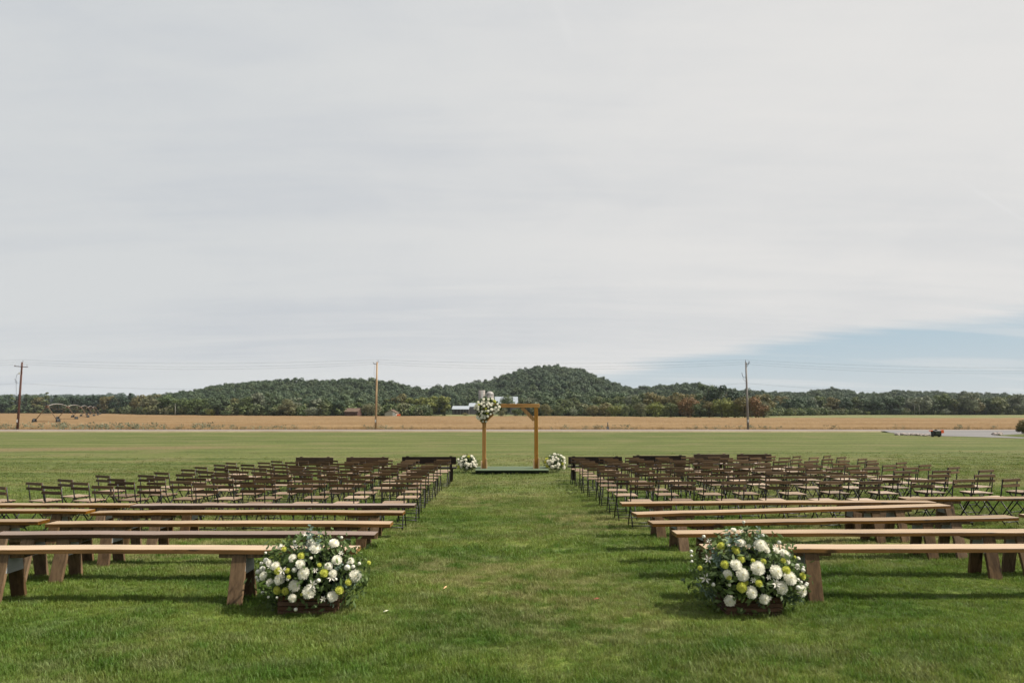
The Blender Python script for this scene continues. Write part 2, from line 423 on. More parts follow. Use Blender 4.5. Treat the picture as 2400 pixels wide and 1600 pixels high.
# ------------------------------------------------------------------ ground sheets
def sheet(name, xs, ys, zf, mat):
    X, Y = np.meshgrid(xs, ys); Z = zf(X, Y)
    V = np.stack([X.ravel(), Y.ravel(), Z.ravel()], 1)
    nx, ny = len(xs), len(ys); i = np.arange((ny-1)*(nx-1)); r, c = i//(nx-1), i % (nx-1); a = r*nx+c
    F = np.stack([a, a+1, a+nx+1, a+nx], 1)
    o = link(name, np_mesh(name, V, F, mat, True)); o['kind'] = 'structure'; return o
ys1 = np.concatenate([np.arange(-30, 0, 5), np.arange(0, 36, .5), np.arange(36, 70, 1.5), np.arange(70, 99.6, 2.95)])
xs1 = np.concatenate([[-400, -250, -150, -100, -70, -50, -38, -30, -24, -20], np.arange(-17, 17.1, 1), [20, 24, 30, 38, 50, 70, 100, 150, 250, 400]])
def bumps(X, Y): return .012*np.sin(X*1.7+np.sin(Y*.9)*1.3)*np.sin(Y*1.9+np.cos(X*.7)) * ss(70, 40, Y)
LAWN_END = 96.5
ys_l = ys1[ys1 < LAWN_END].tolist()+[LAWN_END]
lawn = sheet('lawn', xs1, np.array(ys_l), lambda X, Y: gz(X, Y), m_lawn)
ys_g = np.concatenate([ys1, [105, 115, 130, 160, 200, 260, 340, 450, 700, 1200, 2500, 3400]])
xs_g = np.concatenate([[-3000, -2000, -1000, -600], xs1, [600, 1000, 2000, 3000]])
ground = sheet('ground', xs_g, ys_g, lambda X, Y: np.where(Y < 99, gz(X, Y), g(0, 99))-.05-ss(500, 3000, Y)*2, m_meadow)
GF = g(0, 99)-.05
road = sheet('road', np.linspace(-500, 500, 60), np.array([97.0, 99.5, 102.0, 104.2]), lambda X, Y: GF+.18+0*X, m_road)
verge = sheet('verge', np.linspace(-500, 500, 60), np.array([95.6, 96.4, 97.0]), lambda X, Y: np.where(Y > 96.8, GF+.176, gz(X, Y)+.012), m_verge)
shoulder = sheet('road_shoulder', np.linspace(-500, 500, 60), np.array([104.2, 105.2, 106.5]), lambda X, Y: np.where(Y < 104.5, GF+.176, GF+.06), m_verge)
# field: far edge distance as a function of X/Y
FE_PX = [-400, 100, 250, 350, 500, 700, 1050, 1300, 1550, 1750, 2000, 2400, 3000]
FE_Y = [470, 450, 430, 335, 305, 282, 278, 276, 240, 226, 222, 218, 215]
WE_Y = [475, 455, 440, 345, 312, 290, 320, 330, 300, 300, 385, 385, 385]
def uof(px): return (px-1200)/1600*.995
UU = [uof(p) for p in FE_PX]
def field_sheet():
    us = np.linspace(uof(-500), uof(3000), 260); V = []; 
    ts = np.concatenate([[0, 0.0005], np.linspace(.01, .3, 60), np.linspace(.31, 1, 60), [1.0]])
    for k, tt in enumerate(ts):
        fe = np.interp(us, UU, FE_Y)
        y = 106.6+(fe-106.6)*tt
        x = us*y
        z = GF + .42 + rng.normal(0, .05, len(us))
        if k in (0, len(ts)-1): z = np.full(len(us), GF-.02)
        V.append(np.stack([x, y, z], 1))
    V = np.concatenate(V); nx, ny = len(us), len(ts)
    i = np.arange((ny-1)*(nx-1)); r, c = i//(nx-1), i % (nx-1); a = r*nx+c
    o = link('crop_field', np_mesh('crop_field', V, np.stack([a, a+1, a+nx+1, a+nx], 1), m_field)); o['kind'] = 'structure'
field_sheet()
# driveway on the right
def poly_sheet(name, pts, mat, dz):
    m = MB(); vs = [(x, y, 0) for x, y in pts]
    bm = bmesh.new(); f = bm.faces.new([bm.verts.new(v) for v in vs]); bmesh.ops.triangulate(bm, faces=[f])
    bmesh.ops.subdivide_edges(bm, edges=bm.edges[:], cuts=7, use_grid_fill=True)
    for v in bm.verts: v.co.z = g(v.co.x, min(v.co.y, 99))+dz(v.co.y)
    me = bpy.data.meshes.new(name); bm.to_mesh(me); bm.free(); me.materials.append(mat)
    for p in me.polygons:
        if p.normal.z < 0: p.flip()
    o = link(name, me); o['kind'] = 'structure'; return o
_dv = [at(2110, 1016.5), at(2175, 1021), at(2265, 1023), at(2400, 1027.5), at(2560, 1033), at(2560, 1030), at(2400, 1025), at(2325, 1020.5)]
poly_sheet('driveway', [(52, 96.9), *_dv, (78, 96.9)], m_drive, lambda y: .03+.17*float(ss(92, 96.9, y)))

# ------------------------------------------------------------------ hills
SIL = [(-500, 930), (0, 932), (150, 931), (310, 930), (330, 924), (400, 916), (430, 914), (480, 906), (520, 897), (560, 892), (600, 888), (650, 886), (700, 889), (760, 891),
       (800, 887), (850, 886), (880, 892), (930, 895), (960, 903), (1000, 909), (1040, 908), (1090, 901), (1130, 896), (1170, 886), (1210, 873), (1250, 864), (1280, 860),
       (1310, 860), (1340, 863), (1370, 873), (1400, 884), (1430, 895), (1460, 905), (1480, 909), (1510, 905), (1550, 903), (1600, 899), (1640, 897), (1680, 905), (1740, 915),
       (1820, 918), (1880, 918), (1920, 912), (1950, 909), (1980, 912), (2010, 919), (2050, 920), (2080, 917), (2120, 915), (2200, 917), (2300, 920), (2400, 923), (3000, 925)]
RD = [(-500, 1500), (250, 1500), (320, 620), (600, 640), (900, 680), (980, 760), (1060, 900), (1460, 950), (1500, 820), (1700, 780), (1760, 900), (2400, 1000), (3000, 1000)]
_su = np.array([uof(p) for p, _ in SIL]); _se = np.array([elev(p) for _, p in SIL])
_ru = np.array([uof(p) for p, _ in RD]); _rd = np.array([d for _, d in RD], float)
def ridge(u): return np.interp(u, _su, _se), np.interp(u, _ru, _rd)
def edge_y(u): return np.interp(u, UU, WE_Y)
def hill_z(u, Y, canopy=9.0):
    e, r = ridge(u); f = edge_y(u)+60
    H = np.maximum(e*r+1.72-GF-canopy, 0)
    up = ss(0, 1, (Y-f)/(r-f)); dn = 1-ss(r, r+500, Y)
    up = np.clip((Y-f)/(r-f), 0, 1); up = .22*up+.78*up*up*(3-2*up)
    return GF-.5 + H*up*dn
def make_hills():
    us = np.linspace(uof(-600), uof(3100), 240); ts = np.linspace(0, 1, 70)
    V = []
    for tt in ts:
        y0 = edge_y(us)+20; _, r = ridge(us); y = y0+(r+520-y0)*tt
        x = us*y; V.append(np.stack([x, y, hill_z(us, y)], 1))
    V = np.concatenate(V); nx, ny = len(us), len(ts)
    i = np.arange((ny-1)*(nx-1)); r, c = i//(nx-1), i % (nx-1); a = r*nx+c
    o = link('hills', np_mesh('hills', V, np.stack([a, a+1, a+nx+1, a+nx], 1), m_forest_floor, True)); o['kind'] = 'structure'
make_hills()

# ------------------------------------------------------------------ foliage
def leaf_quads(C, Nrm, size, aspect=.75, rs=rng):
    """one bent quad per point, facing roughly along Nrm"""
    n = len(C)
    a = rs.normal(size=(n, 3)); T = np.cross(Nrm, a); T /= np.linalg.norm(T, axis=1)[:, None]+1e-9
    B = np.cross(Nrm, T); s = size[:, None]
    V = np.stack([C-T*s, C-B*s*aspect+Nrm*s*.15, C+T*s, C+B*s*aspect-Nrm*s*.1], 1).reshape(-1, 3)
    F = np.arange(4*n).reshape(n, 4)
    return V, F
def crown_arrays(seed, lobes=30, per=70, rx=4.6, zc=6.6, rz=5.4, leaf=.42, lobe_r=(1.1, 2.1), flat=.0, kind='round'):
    rs = np.random.default_rng(seed)
    Cs = []; Ns = []; Sz = []
    cen = []
    for k in range(lobes):
        if kind == 'pine':
            h = rs.uniform(0, 1); an = rs.uniform(0, 2*math.pi); rr = rx*(1-h)**.8*rs.uniform(.35, 1)
            c = np.array([rr*math.cos(an), rr*math.sin(an), zc-rz+2*rz*h]); lr = rs.uniform(.5, 1.1)*(1.15-h*.6); sq = .5
        else:
            d = rs.normal(size=3); d /= np.linalg.norm(d); q = rs.uniform(.35, 1)**.5
            lr = rs.uniform(*lobe_r); sq = .8
            w = 1.0 if d[2] > -.2 else .85
            c = np.array([d[0]*q*(rx-lr*.6)*w, d[1]*q*(rx-lr*.6)*w, zc+d[2]*q*(rz-lr*.6)])
        cen.append((c, lr, sq))
    for c, lr, sq in cen:
        d = rs.normal(size=(per, 3)); d /= np.linalg.norm(d, axis=1)[:, None]
        q = rs.uniform(.72, 1.08, per)[:, None]
        P = c + d*q*lr*np.array([1, 1, sq])
        nn = d + rs.normal(size=(per, 3))*.28; nn /= np.linalg.norm(nn, axis=1)[:, None]
        Cs.append(P); Ns.append(nn); Sz.append(rs.uniform(.65, 1.3, per)*leaf)
    C = np.concatenate(Cs); C[:, 2] = np.maximum(C[:, 2], .25)
    return leaf_quads(C, np.concatenate(Ns), np.concatenate(Sz), .75, rs)
def gn_instancer(nvar):
    """a node group that puts the meshes marked variant 1..n onto the loose points of the same mesh"""
    ng = bpy.data.node_groups.new('scatter', 'GeometryNodeTree')
    ng.interface.new_socket('Geometry', in_out='INPUT', socket_type='NodeSocketGeometry')
    ng.interface.new_socket('Geometry', in_out='OUTPUT', socket_type='NodeSocketGeometry')
    gi = ng.nodes.new('NodeGroupInput'); go = ng.nodes.new('NodeGroupOutput')
    va = ng.nodes.new('GeometryNodeInputNamedAttribute'); va.data_type = 'INT'; va.inputs[0].default_value = 'variant'
    def sep(val):
        c = ng.nodes.new('FunctionNodeCompare'); c.data_type = 'INT'; c.operation = 'EQUAL'
        ins = [i for i in c.inputs if i.enabled and i.type == 'INT'] or [i for i in c.inputs if i.type == 'INT']
        ng.links.new(va.outputs[0], ins[0]); ins[1].default_value = val
        s = ng.nodes.new('GeometryNodeSeparateGeometry'); s.domain = 'POINT'
        ng.links.new(gi.outputs[0], s.inputs[0]); ng.links.new(c.outputs[0], s.inputs[1]); return s.outputs[0]
    pts = sep(0)
    jn = ng.nodes.new('GeometryNodeJoinGeometry')
    for k in range(nvar, 0, -1):
        g2 = ng.nodes.new('GeometryNodeGeometryToInstance'); ng.links.new(sep(k), g2.inputs[0]); ng.links.new(g2.outputs[0], jn.inputs[0])
    ip = ng.nodes.new('GeometryNodeInstanceOnPoints')
    ng.links.new(pts, ip.inputs['Points']); ng.links.new(jn.outputs[0], ip.inputs['Instance']); ip.inputs['Pick Instance'].default_value = True
    def attr(nm, ty):
        a = ng.nodes.new('GeometryNodeInputNamedAttribute'); a.data_type = ty; a.inputs[0].default_value = nm; return a.outputs[0]
    ng.links.new(attr('pick', 'INT'), ip.inputs['Instance Index'])
    ng.links.new(attr('rot', 'FLOAT_VECTOR'), ip.inputs['Rotation']); ng.links.new(attr('scl', 'FLOAT_VECTOR'), ip.inputs['Scale'])
    ng.links.new(ip.outputs[0], go.inputs[0]); return ng
def scatter(name, variants, pts, scl, rotz, mats, tilt=None):
    """ONE object: mesh variants [(V,F)] (quads or tris, all alike) set on points"""
    V = [pts]; F = []; var = [np.zeros(len(pts), int)]; base = len(pts)
    for k, (v, f) in enumerate(variants):
        V.append(v); F.append(f+base); var.append(np.full(len(v), k+1)); base += len(v)
    me = np_mesh(name, np.concatenate(V), np.concatenate(F), mats)
    n = base
    def put(nm, ty, arr, key='value'):
        a = me.attributes.new(nm, ty, 'POINT'); a.data.foreach_set(key, np.ascontiguousarray(arr).ravel())
    put('variant', 'INT', np.concatenate(var).astype(np.int32))
    pk = np.zeros(n, np.int32); pk[:len(pts)] = rng.integers(0, len(variants), len(pts)); put('pick', 'INT', pk)
    sc = np.ones((n, 3), np.float32); sc[:len(pts)] = scl if scl.ndim == 2 else scl[:, None]; put('scl', 'FLOAT_VECTOR', sc, 'vector')
    ro = np.zeros((n, 3), np.float32); ro[:len(pts), 2] = rotz
    if tilt is not None: ro[:len(pts), :2] = tilt
    put('rot', 'FLOAT_VECTOR', ro, 'vector')
    o = link(name, me); md = o.modifiers.new('scatter', 'NODES'); md.node_group = gn_instancer(len(variants))
    o['kind'] = 'stuff'; return o

# woodland on the hills
hill_vars = [crown_arrays(100+i, lobes=13, per=80, leaf=.52, lobe_r=(1.5, 2.5)) for i in range(6)]
def woodland(name, px0, px1, label, mat, spacing, canopy=9.0, front=14, sc=(.62, 1.28), maxd=None):
    pts = []; scs = []
    u0, u1 = uof(px0), uof(px1)
    _, r = ridge(np.linspace(u0, u1, 20)); ymax = r.max()+60
    y = edge_y((u0+u1)/2)
    y = min(edge_y(np.linspace(u0, u1, 10)))+front
    while y < ymax:
        step = spacing*(1+.0006*(y-300))
        x = u0*y
        while x < u1*y:
            xx = x+rng.uniform(-.45, .45)*step; yy = y+rng.uniform(-.45, .45)*step
            u = xx/yy; e, rr = ridge(u)
            if edge_y(u)+front < yy < rr+45 and not (uof(1046) < u < uof(1232) and yy < 455):
                s = rng.uniform(*sc)*(.85+.3*mnoise.noise(Vector((xx*.02, yy*.02, 0))))
                pts.append((xx, yy, float(hill_z(u, yy))-.3)); scs.append(s)
            x += step
        y += step*.9
    pts = np.array(pts); scs = np.array(scs)
    s3 = np.stack([scs*rng.uniform(.9, 1.25, len(scs)), scs*rng.uniform(.9, 1.25, len(scs)), scs], 1)
    o = scatter(name, hill_vars, pts, s3, rng.uniform(0, 6.28, len(pts)), mat)
    tag(o, label, 'woodland'); return o
woodland('woodland', 300, 1030, 'wooded green hill rising behind the field on the left', m_leaffar, 7.5, sc=(.55, .98))
woodland('woodland', 1030, 1480, 'steep wooded hill with the highest summit, behind the farm and arch', m_leaffar, 9.0)
woodland('woodland', 1480, 2700, 'low wooded ridge along the right half of the horizon', m_leaffar, 9.0, sc=(.6, 1.05))
woodland('woodland', -250, 300, 'distant bluish wooded ridge at the far left', m_leafridge, 15, front=300, sc=(1.1, 1.5))

# the air between here and the hills
hz = MB().box((0, 1600, 40), (6100, 3700, 88)).obj('haze', None)
mh = bpy.data.materials.new('haze_air'); mh.use_nodes = True; mt = mh.node_tree; mt.nodes.remove(mt.nodes['Principled BSDF'])
pv = N(mt, 'ShaderNodeVolumePrincipled'); pv.inputs['Density'].default_value = .00007; pv.inputs['Color'].default_value = (.80, .88, .95, 1); L(mt, pv.outputs[0], mt.nodes['Material Output'].inputs['Volume'])
hz.data.materials.append(mh); tag(hz, 'thin summer haze over the fields and hills', 'haze', None, 'stuff')

# trees one can tell apart along the wood's edge
def tri_trunk(h, r, seed):
    rs = random.Random(seed); m = MB()
    m.tube([(0, 0, -.3), (rs.uniform(-.1, .1), 0, h*.25), (rs.uniform(-.2, .2), rs.uniform(-.2, .2), h*.62)], [r*1.3, r, r*.5], 7)
    for k in range(5):
        an = rs.uniform(0, 6.28); z = h*rs.uniform(.25, .55); l = h*rs.uniform(.16, .28)
        m.tube([(0, 0, z), (math.cos(an)*l*.6, math.sin(an)*l*.6, z+l*.6), (math.cos(an)*l, math.sin(an)*l, z+l*1.2)], [r*.5, r*.3, r*.1], 5)
    return m
protos = {}
def crown_mesh(kind, k, mat):
    key = (kind, k, mat.name)
    if key in protos: return protos[key]
    P = dict(round=dict(lobes=24, per=110, leaf=.33, rx=4.8, zc=6.4, rz=5.6, lobe_r=(1.3, 2.4)),
             bush=dict(lobes=20, per=110, leaf=.30, rx=5.4, zc=5.2, rz=5.6, lobe_r=(1.5, 2.7)),
             tall=dict(lobes=30, per=60, leaf=.38, rx=3.3, zc=6.6, rz=5.6, lobe_r=(.8, 1.6)),
             pine=dict(lobes=46, per=40, leaf=.38, rx=3.6, zc=6.4, rz=5.8, kind='pine'))[kind]
    V, F = crown_arrays(hash((kind, k)) % 99991 if False else (len(kind)*37+k*7+11), **P)
    if ('g', kind, k) in protos: V, F = protos[('g', kind, k)]
    protos[('g', kind, k)] = (V, F)
    me = np_mesh('crown', V, F, mat); protos[key] = me
    return me
trunks = [tri_trunk(12, .26, i).mesh('trunk', m_bark) for i in range(4)]
CNT = {}
ORD = ['first', 'second', 'third', 'fourth', 'fifth', 'sixth', 'seventh', 'eighth', 'ninth', 'tenth', 'eleventh', 'twelfth', 'thirteenth', 'fourteenth', 'fifteenth', 'sixteenth',
       'seventeenth', 'eighteenth', 'nineteenth', 'twentieth', 'twenty-first', 'twenty-second', 'twenty-third', 'twenty-fourth', 'twenty-fifth', 'twenty-sixth', 'twenty-seventh', 'twenty-eighth', 'twenty-ninth', 'thirtieth']
ZOFF = {}
def wtree(px, Y, ytop, kind, mat, label, wid=1.0, name=None, group='trees along the edge of the wood', cat='tree'):
    u = uof(px); x = u*Y
    h = elev(ytop)*Y+1.72-GF
    name = name or {'pine': 'pine_tree', 'bush': 'shrub', 'round': 'tree', 'tall': 'tree'}[kind]
    if cat == 'tree' and kind == 'bush': cat = 'shrub'
    s = h/12
    t_ = empty(name, (x, Y, GF-.02), rng.uniform(0, 6.28)); t_.scale = (s*wid, s*wid, s)
    k = int(rng.integers(0, 4))
    link('crown', crown_mesh(kind, k, mat), t_); link('trunk', trunks[k], t_)
    tag(t_, label, cat, group); return t_
def row(px0, px1, step, Yf, top, kinds, mats, desc, place, jit=6):
    px = px0; i = 0
    while px < px1:
        kd = kinds[int(rng.integers(0, len(kinds)))]; mi = int(rng.integers(0, len(mats))); mt, mdesc = mats[mi]
        yt = top+rng.uniform(-1.3*jit, jit)
        kn = {'pine': 'pine', 'round': 'round crowned tree', 'tall': 'slender tree', 'bush': 'bushy tree'}[kd]
        wtree(px+rng.uniform(-4, 4), Yf(uof(px))+rng.uniform(-6, 8), yt, kd, mt, f'{mdesc} {kn}, {ORD[i]} {place}', wid=rng.uniform(1.1, 1.45))
        px += step*rng.uniform(.85, 1.2); i += 1
G_ = (m_leaf, 'green'); F_ = (m_leaffar, 'dark green'); B_ = (m_brown, 'olive brown'); Y_ = (m_yel, 'yellowish'); GR_ = (m_grey, 'grey green')
row(-30, 320, 17, lambda u: edge_y(u), 926, ['pine', 'round', 'pine', 'round'], [(m_pine, 'dark'), F_, (m_pine, 'dark'), G_, B_], '', 'from the left frame edge', 4)
row(325, 690, 31, lambda u: edge_y(u)-2, 926, ['round', 'tall', 'round'], [G_, G_, F_, B_, GR_, G_], '', 'right of the irrigation rig', 7)
row(690, 850, 25, lambda u: edge_y(u), 936, ['round', 'round', 'tall'], [G_, GR_, F_, G_], '', 'of those left of the tan pole', 6)
row(912, 1045, 25, lambda u: 335, 926, ['round', 'round', 'tall'], [G_, Y_, G_, B_], '', 'from the tan pole towards the silos', 5)
row(1225, 1500, 27, lambda u: 330, 928, ['round', 'round'], [G_, F_, GR_, G_], '', 'beyond the arch towards the grey pole', 5)
row(1500, 1800, 31, lambda u: 300, 922, ['round', 'round'], [G_, F_, B_], '', 'behind the shrub belt by the grey pole', 5)
row(1800, 2420, 25, lambda u: 385, 928, ['round', 'tall', 'round', 'round'], [G_, F_, G_, GR_, B_, F_], '', 'right of the rust coloured trees', 6)
# understorey that closes the foot of the wood
def skirt():
    vs = [crown_arrays(300+i, lobes=10, per=40, leaf=.34, rx=3.2, zc=1.7, rz=1.9, lobe_r=(.8, 1.5)) for i in range(4)]
    pts = []; sc = []
    for px in np.arange(-100, 2600, 5.0):
        u = uof(px)
        for k in range(2):
            Y = edge_y(u)+rng.uniform(-5, 14)
            if 1000 < px < 1250 and Y < 440: continue
            pts.append((u*Y, Y, GF-.1)); sc.append(rng.uniform(.6, 1.35)*(1.25 if px < 1700 else .9))
    pts = np.array(pts); o = scatter('undergrowth', vs, pts, np.array(sc), rng.uniform(0, 6.28, len(pts)), m_leaf)
    tag(o, 'low brush closing the foot of the wood along the field', 'brush')
skirt()
# individual trees and shrubs with a look of their own
SHR = 'shrubs and small trees beyond the field'
for px, Y, yt, kd, mt, lb, w in [
    (872, 276, 934, 'bush', m_leaf, 'big round green tree standing directly behind the tan utility pole', 1.25),
    (492, 300, 950, 'bush', m_yel, 'small bright yellow-green bush at the wood edge on the left', 1.1),
    (530, 298, 957, 'bush', m_leaf, 'low bright green bush just right of the small yellowish bush', 1.5),
    (343, 338, 950, 'bush', m_yel, 'small yellowish bush at the left corner of the wood', 1.0),
    (730, 284, 948, 'bush', m_grey, 'grey green bush at the wood edge left of the house roof', 1.4),
    (760, 284, 942, 'tall', m_leaf, 'slim dark green tree beside the grey green bush', 1.3),
    (1187, 395, 918, 'bush', m_leaf, 'round green tree in front of the white barn', 1.0),
    (1176, 281, 951, 'bush', m_leaf, 'green bush seen through the wedding arch, left of centre', 1.25),
    (1212, 281, 950, 'bush', m_leaf, 'dark green bush seen through the wedding arch, right of centre', 1.2),
    (1280, 281, 941, 'bush', m_brown, 'olive brown round bush just right of the arch', 1.15),
    (1312, 284, 947, 'bush', m_leaf, 'small green bush to the right of the olive brown bush', 1.0),
    (1345, 300, 955, 'bush', m_grey, 'low grey bush in the gap of the field edge', 1.2),
    (1390, 280, 943, 'bush', m_brown, 'left olive brown shrub of the wide shrub belt', 1.2),
    (1418, 279, 938, 'bush', m_brown, 'tall reddish shrub in the wide shrub belt', 1.15),
    (1442, 277, 940, 'bush', m_yel, 'yellow-green shrub next to the tall reddish shrub', 1.1),
    (1465, 275, 945, 'bush', m_leaf, 'small round green shrub ending the wide shrub belt', .95),
    (1502, 262, 937, 'bush', m_leaf, 'green shrub starting the dense thicket left of the grey pole', 1.15),
    (1536, 250, 934, 'bush', m_yel, 'yellow-green shrub low in the thicket', 1.25),
    (1572, 245, 938, 'bush', m_leaf, 'bright green shrub at the front of the thicket', 1.3),
    (1612, 243, 920, 'bush', m_rust, 'reddish brown tree rising in the thicket left of the grey pole', 1.05),
    (1640, 240, 940, 'bush', m_leaf, 'low green shrub under the reddish brown tree', 1.4),
    (1662, 240, 934, 'bush', m_brown, 'olive shrub between the reddish and the yellow-green tree', 1.2),
    (1692, 238, 923, 'bush', m_yel, 'large yellow-green tree left of the grey utility pole', 1.2),
    (1722, 235, 924, 'bush', m_yel, 'second yellow-green tree, touching the grey utility pole', 1.1),
    (1745, 232, 922, 'bush', m_brown, 'olive tree directly behind the grey utility pole', 1.1),
    (1772, 230, 921, 'bush', m_rust, 'rust coloured tree just right of the grey utility pole', 1.05),
    (1790, 232, 934, 'bush', m_leaf, 'dark green shrub at the right end of the thicket', 1.0),
    (1822, 372, 945, 'bush', m_rust, 'small rusty tree standing alone right of the thicket', .9),
    (1688, 285, 899, 'round', m_pine, 'dark tall tree crown rising highest above the thicket', 1.1),
    (1660, 290, 896, 'round', m_leaffar, 'dark broad tree crown on the skyline left of the highest crown', 1.15),
    (1722, 290, 909, 'round', m_pine, 'dark tree crown on the skyline by the grey pole', 1.1),
    (2100, 372, 953, 'bush', m_pine, 'small blue-green conifer bush before the right hand wood', 1.2),
    (2034, 375, 961, 'bush', m_yel, 'little yellow bush before the right hand wood', 1.2),
    (2165, 375, 926, 'round', m_grey, 'pale grey-green tree in the right hand wood', 1.2),
    (2272, 372, 914, 'round', m_grey, 'tall grey-topped tree standing highest in the right hand wood', 1.1),
    (2216, 372, 955, 'bush', m_grey, 'low grey brush before the right hand wood', 1.5),
    (1090, 345, 966, 'bush', m_brown, 'low brownish hedge in front of the farm shed', 2.6),
    (1040, 330, 967, 'bush', m_leaf, 'low green shrub left of the farm shed', 2.0)]:
    wtree(px, Y, yt, kd, mt, lb, w, group=SHR if kd == 'bush' else None)
for px, yt in ((426, 925), (2128, 930), (2139, 930)):
    Y = 300 if px < 1000 else 372
    m = MB(); h = 5.5
    m.tube([(0, 0, -.2), (.15, 0, h*.5), (-.1, 0, h)], [.15, .12, .05], 6)
    o = m.obj('birch_trunk', plain('birch_bark', (.30, .29, .25), .8), None, (uof(px)*Y, Y-6, GF))
    tag(o, {426: 'pale bare birch stem in the left wood', 2128: 'left of two pale birch stems before the right wood', 2139: 'right of two pale birch stems before the right wood'}[px], 'tree')

# weeds along the near edge of the crop
def weeds():
    rs = np.random.default_rng(5); vs = []
    for i in range(4):
        n = 40; C = np.stack([rs.normal(0, .35, n), rs.normal(0, .2, n), rs.uniform(.1, .9, n)], 1); nn = rs.normal(size=(n, 3)); nn[:, 2] *= .3; nn /= np.linalg.norm(nn, axis=1)[:, None]
        vs.append(leaf_quads(C, nn, rs.uniform(.05, .14, n), .4, rs))
    pts = []; sc = []
    for k in range(520):
        px = rng.uniform(-50, 2450); dens = .9 if px < 700 else .35
        if mnoise.noise(Vector((px*.012, 3.3, 0)))*.8+.5 > dens+rng.uniform(-.1, .25): continue
        Y = rng.uniform(105.2, 108.5); pts.append((uof(px)*Y, Y, GF+.05)); sc.append(rng.uniform(.5, 1.25)*(1.1 if px < 500 else .75))
    tag(scatter('weeds', vs, np.array(pts), np.array(sc), rng.uniform(0, 6.28, len(pts)), m_grey), 'straggly green weeds along the near edge of the crop field', 'weeds')
    # lush green waterway strip crossing the crop
weeds()
def strip():
    V = []; F = []; n = 40
    for i in range(n+1):
        f = i/n; px = 340+260*f; py = 1003-13.5*f**1.15
        e = elev(py); Y = (GF+.50-1.72)/e; x = uof(px)*Y; w = .9+1.2*f
        V += [(x, Y-w, GF+.50), (x, Y+w, GF+.50)]
        if i: k = 2*i; F.append((k-2, k, k+1, k-1))
    o = link('grass_strip', np_mesh('grass_strip', np.array(V), np.array(F), m_meadow2)); o['kind'] = 'structure'
m_meadow2 = grass_mat('green_strip', (.11, .125, .045), (.17, .17, .07), .4)
strip()

# ------------------------------------------------------------------ farm buildings
m_whiteroof = plain('pale_metal_roof', (.34, .38, .42), .4, .08, .6, .5)
m_barnwall = plain('grey_barn_boards', (.17, .17, .18), .8, .3, 1.5)
m_darkwall = plain('open_shed_dark', (.045, .04, .04), .9, .3, 1.5)
m_silo = plain('silo_concrete', (.27, .245, .225), .8, .2, 1.2)
m_silodome = plain('silo_dome_metal', (.36, .34, .32), .5, .15, 2)
m_shingle = plain('brown_shingle', (.13, .085, .06), .9, .25, 2)
m_beige = plain('beige_siding', (.42, .40, .34), .8, .08, 2)
m_whitep = plain('white_paint', (.78, .78, .76), .6, .05, 3)
m_orange = plain('orange_plastic', (.85, .13, .03), .5, .1, 4)
m_black = plain('black_plastic', (.02, .022, .022), .6, .3, 8)
def X_at(px, Y): return uof(px)*Y
def Z_at(py, Y): return 1.72+elev(py)*Y
def shed(name, x0, x1, Y, depth, eave_y, ridge_y, wallm, roofm, label, cat, posts=0, gable_front=False):
    xa, xb = X_at(x0, Y), X_at(x1, Y); w = xb-xa; he = Z_at(eave_y, Y)-GF; hr = Z_at(ridge_y, Y)-GF
    root = empty(name, ((xa+xb)/2, Y+depth/2, GF))
    if gable_front:
        m = MB(); m.prism([(-w/2, 0), (w/2, 0), (w/2, he), (0, hr), (-w/2, he)], depth, 'y'); m.obj('wall', wallm, root)
        m = MB(); sl = math.atan2(hr-he, w/2); ln = math.hypot(w/2, hr-he)+.3
        for s in (-1, 1):
            m.box((s*(w/4+.08), 0, (he+hr)/2+.10), (ln, depth+.5, .12), Matrix.Rotation(s*sl, 3, 'Y'))
        m.obj('roof', roofm, root)
    else:
        m = MB(); m.prism([(-depth/2, 0), (depth/2, 0), (depth/2, he), (0, hr), (-depth/2, he)], w, 'x'); m.obj('wall', wallm, root)
        m = MB(); sl = math.atan2(hr-he, depth/2); ln = math.hypot(depth/2, hr-he)+.3
        for s in (-1, 1):
            m.box((0, s*(depth/4+.08), (he+hr)/2+.10), (w+.6, ln, .12), Matrix.Rotation(-s*sl, 3, 'X'))
        ro = m.obj('roof', roofm, root)
        for i in range(posts):
            MB().box((-w/2+w*(i+.5)/posts, -depth/2-.06, he/2), (.25, .1, he)).obj('post', m_barnwall, root)
    tag(root, label, cat); return root
shed('machine_shed', 1060, 1098, 400, 12, 959, 951.5, m_darkwall, m_whiteroof, 'low dark open shed with pale metal roof left of the silos', 'shed', posts=5)
shed('barn', 1099, 1127, 410, 14, 953, 944.5, m_barnwall, m_whiteroof, 'grey board barn with pale roof between shed and silos', 'barn')
b_ = shed('barn', 1160, 1213, 430, 16, 946, 929.5, m_barnwall, m_whiteroof, 'large white barn with blue-white roof behind the round tree', 'barn')
shed('farm_shed', 1196, 1224, 390, 10, 951, 943.5, m_barnwall, m_whiteroof, 'small pale-roofed shed just above the arch beam', 'shed')
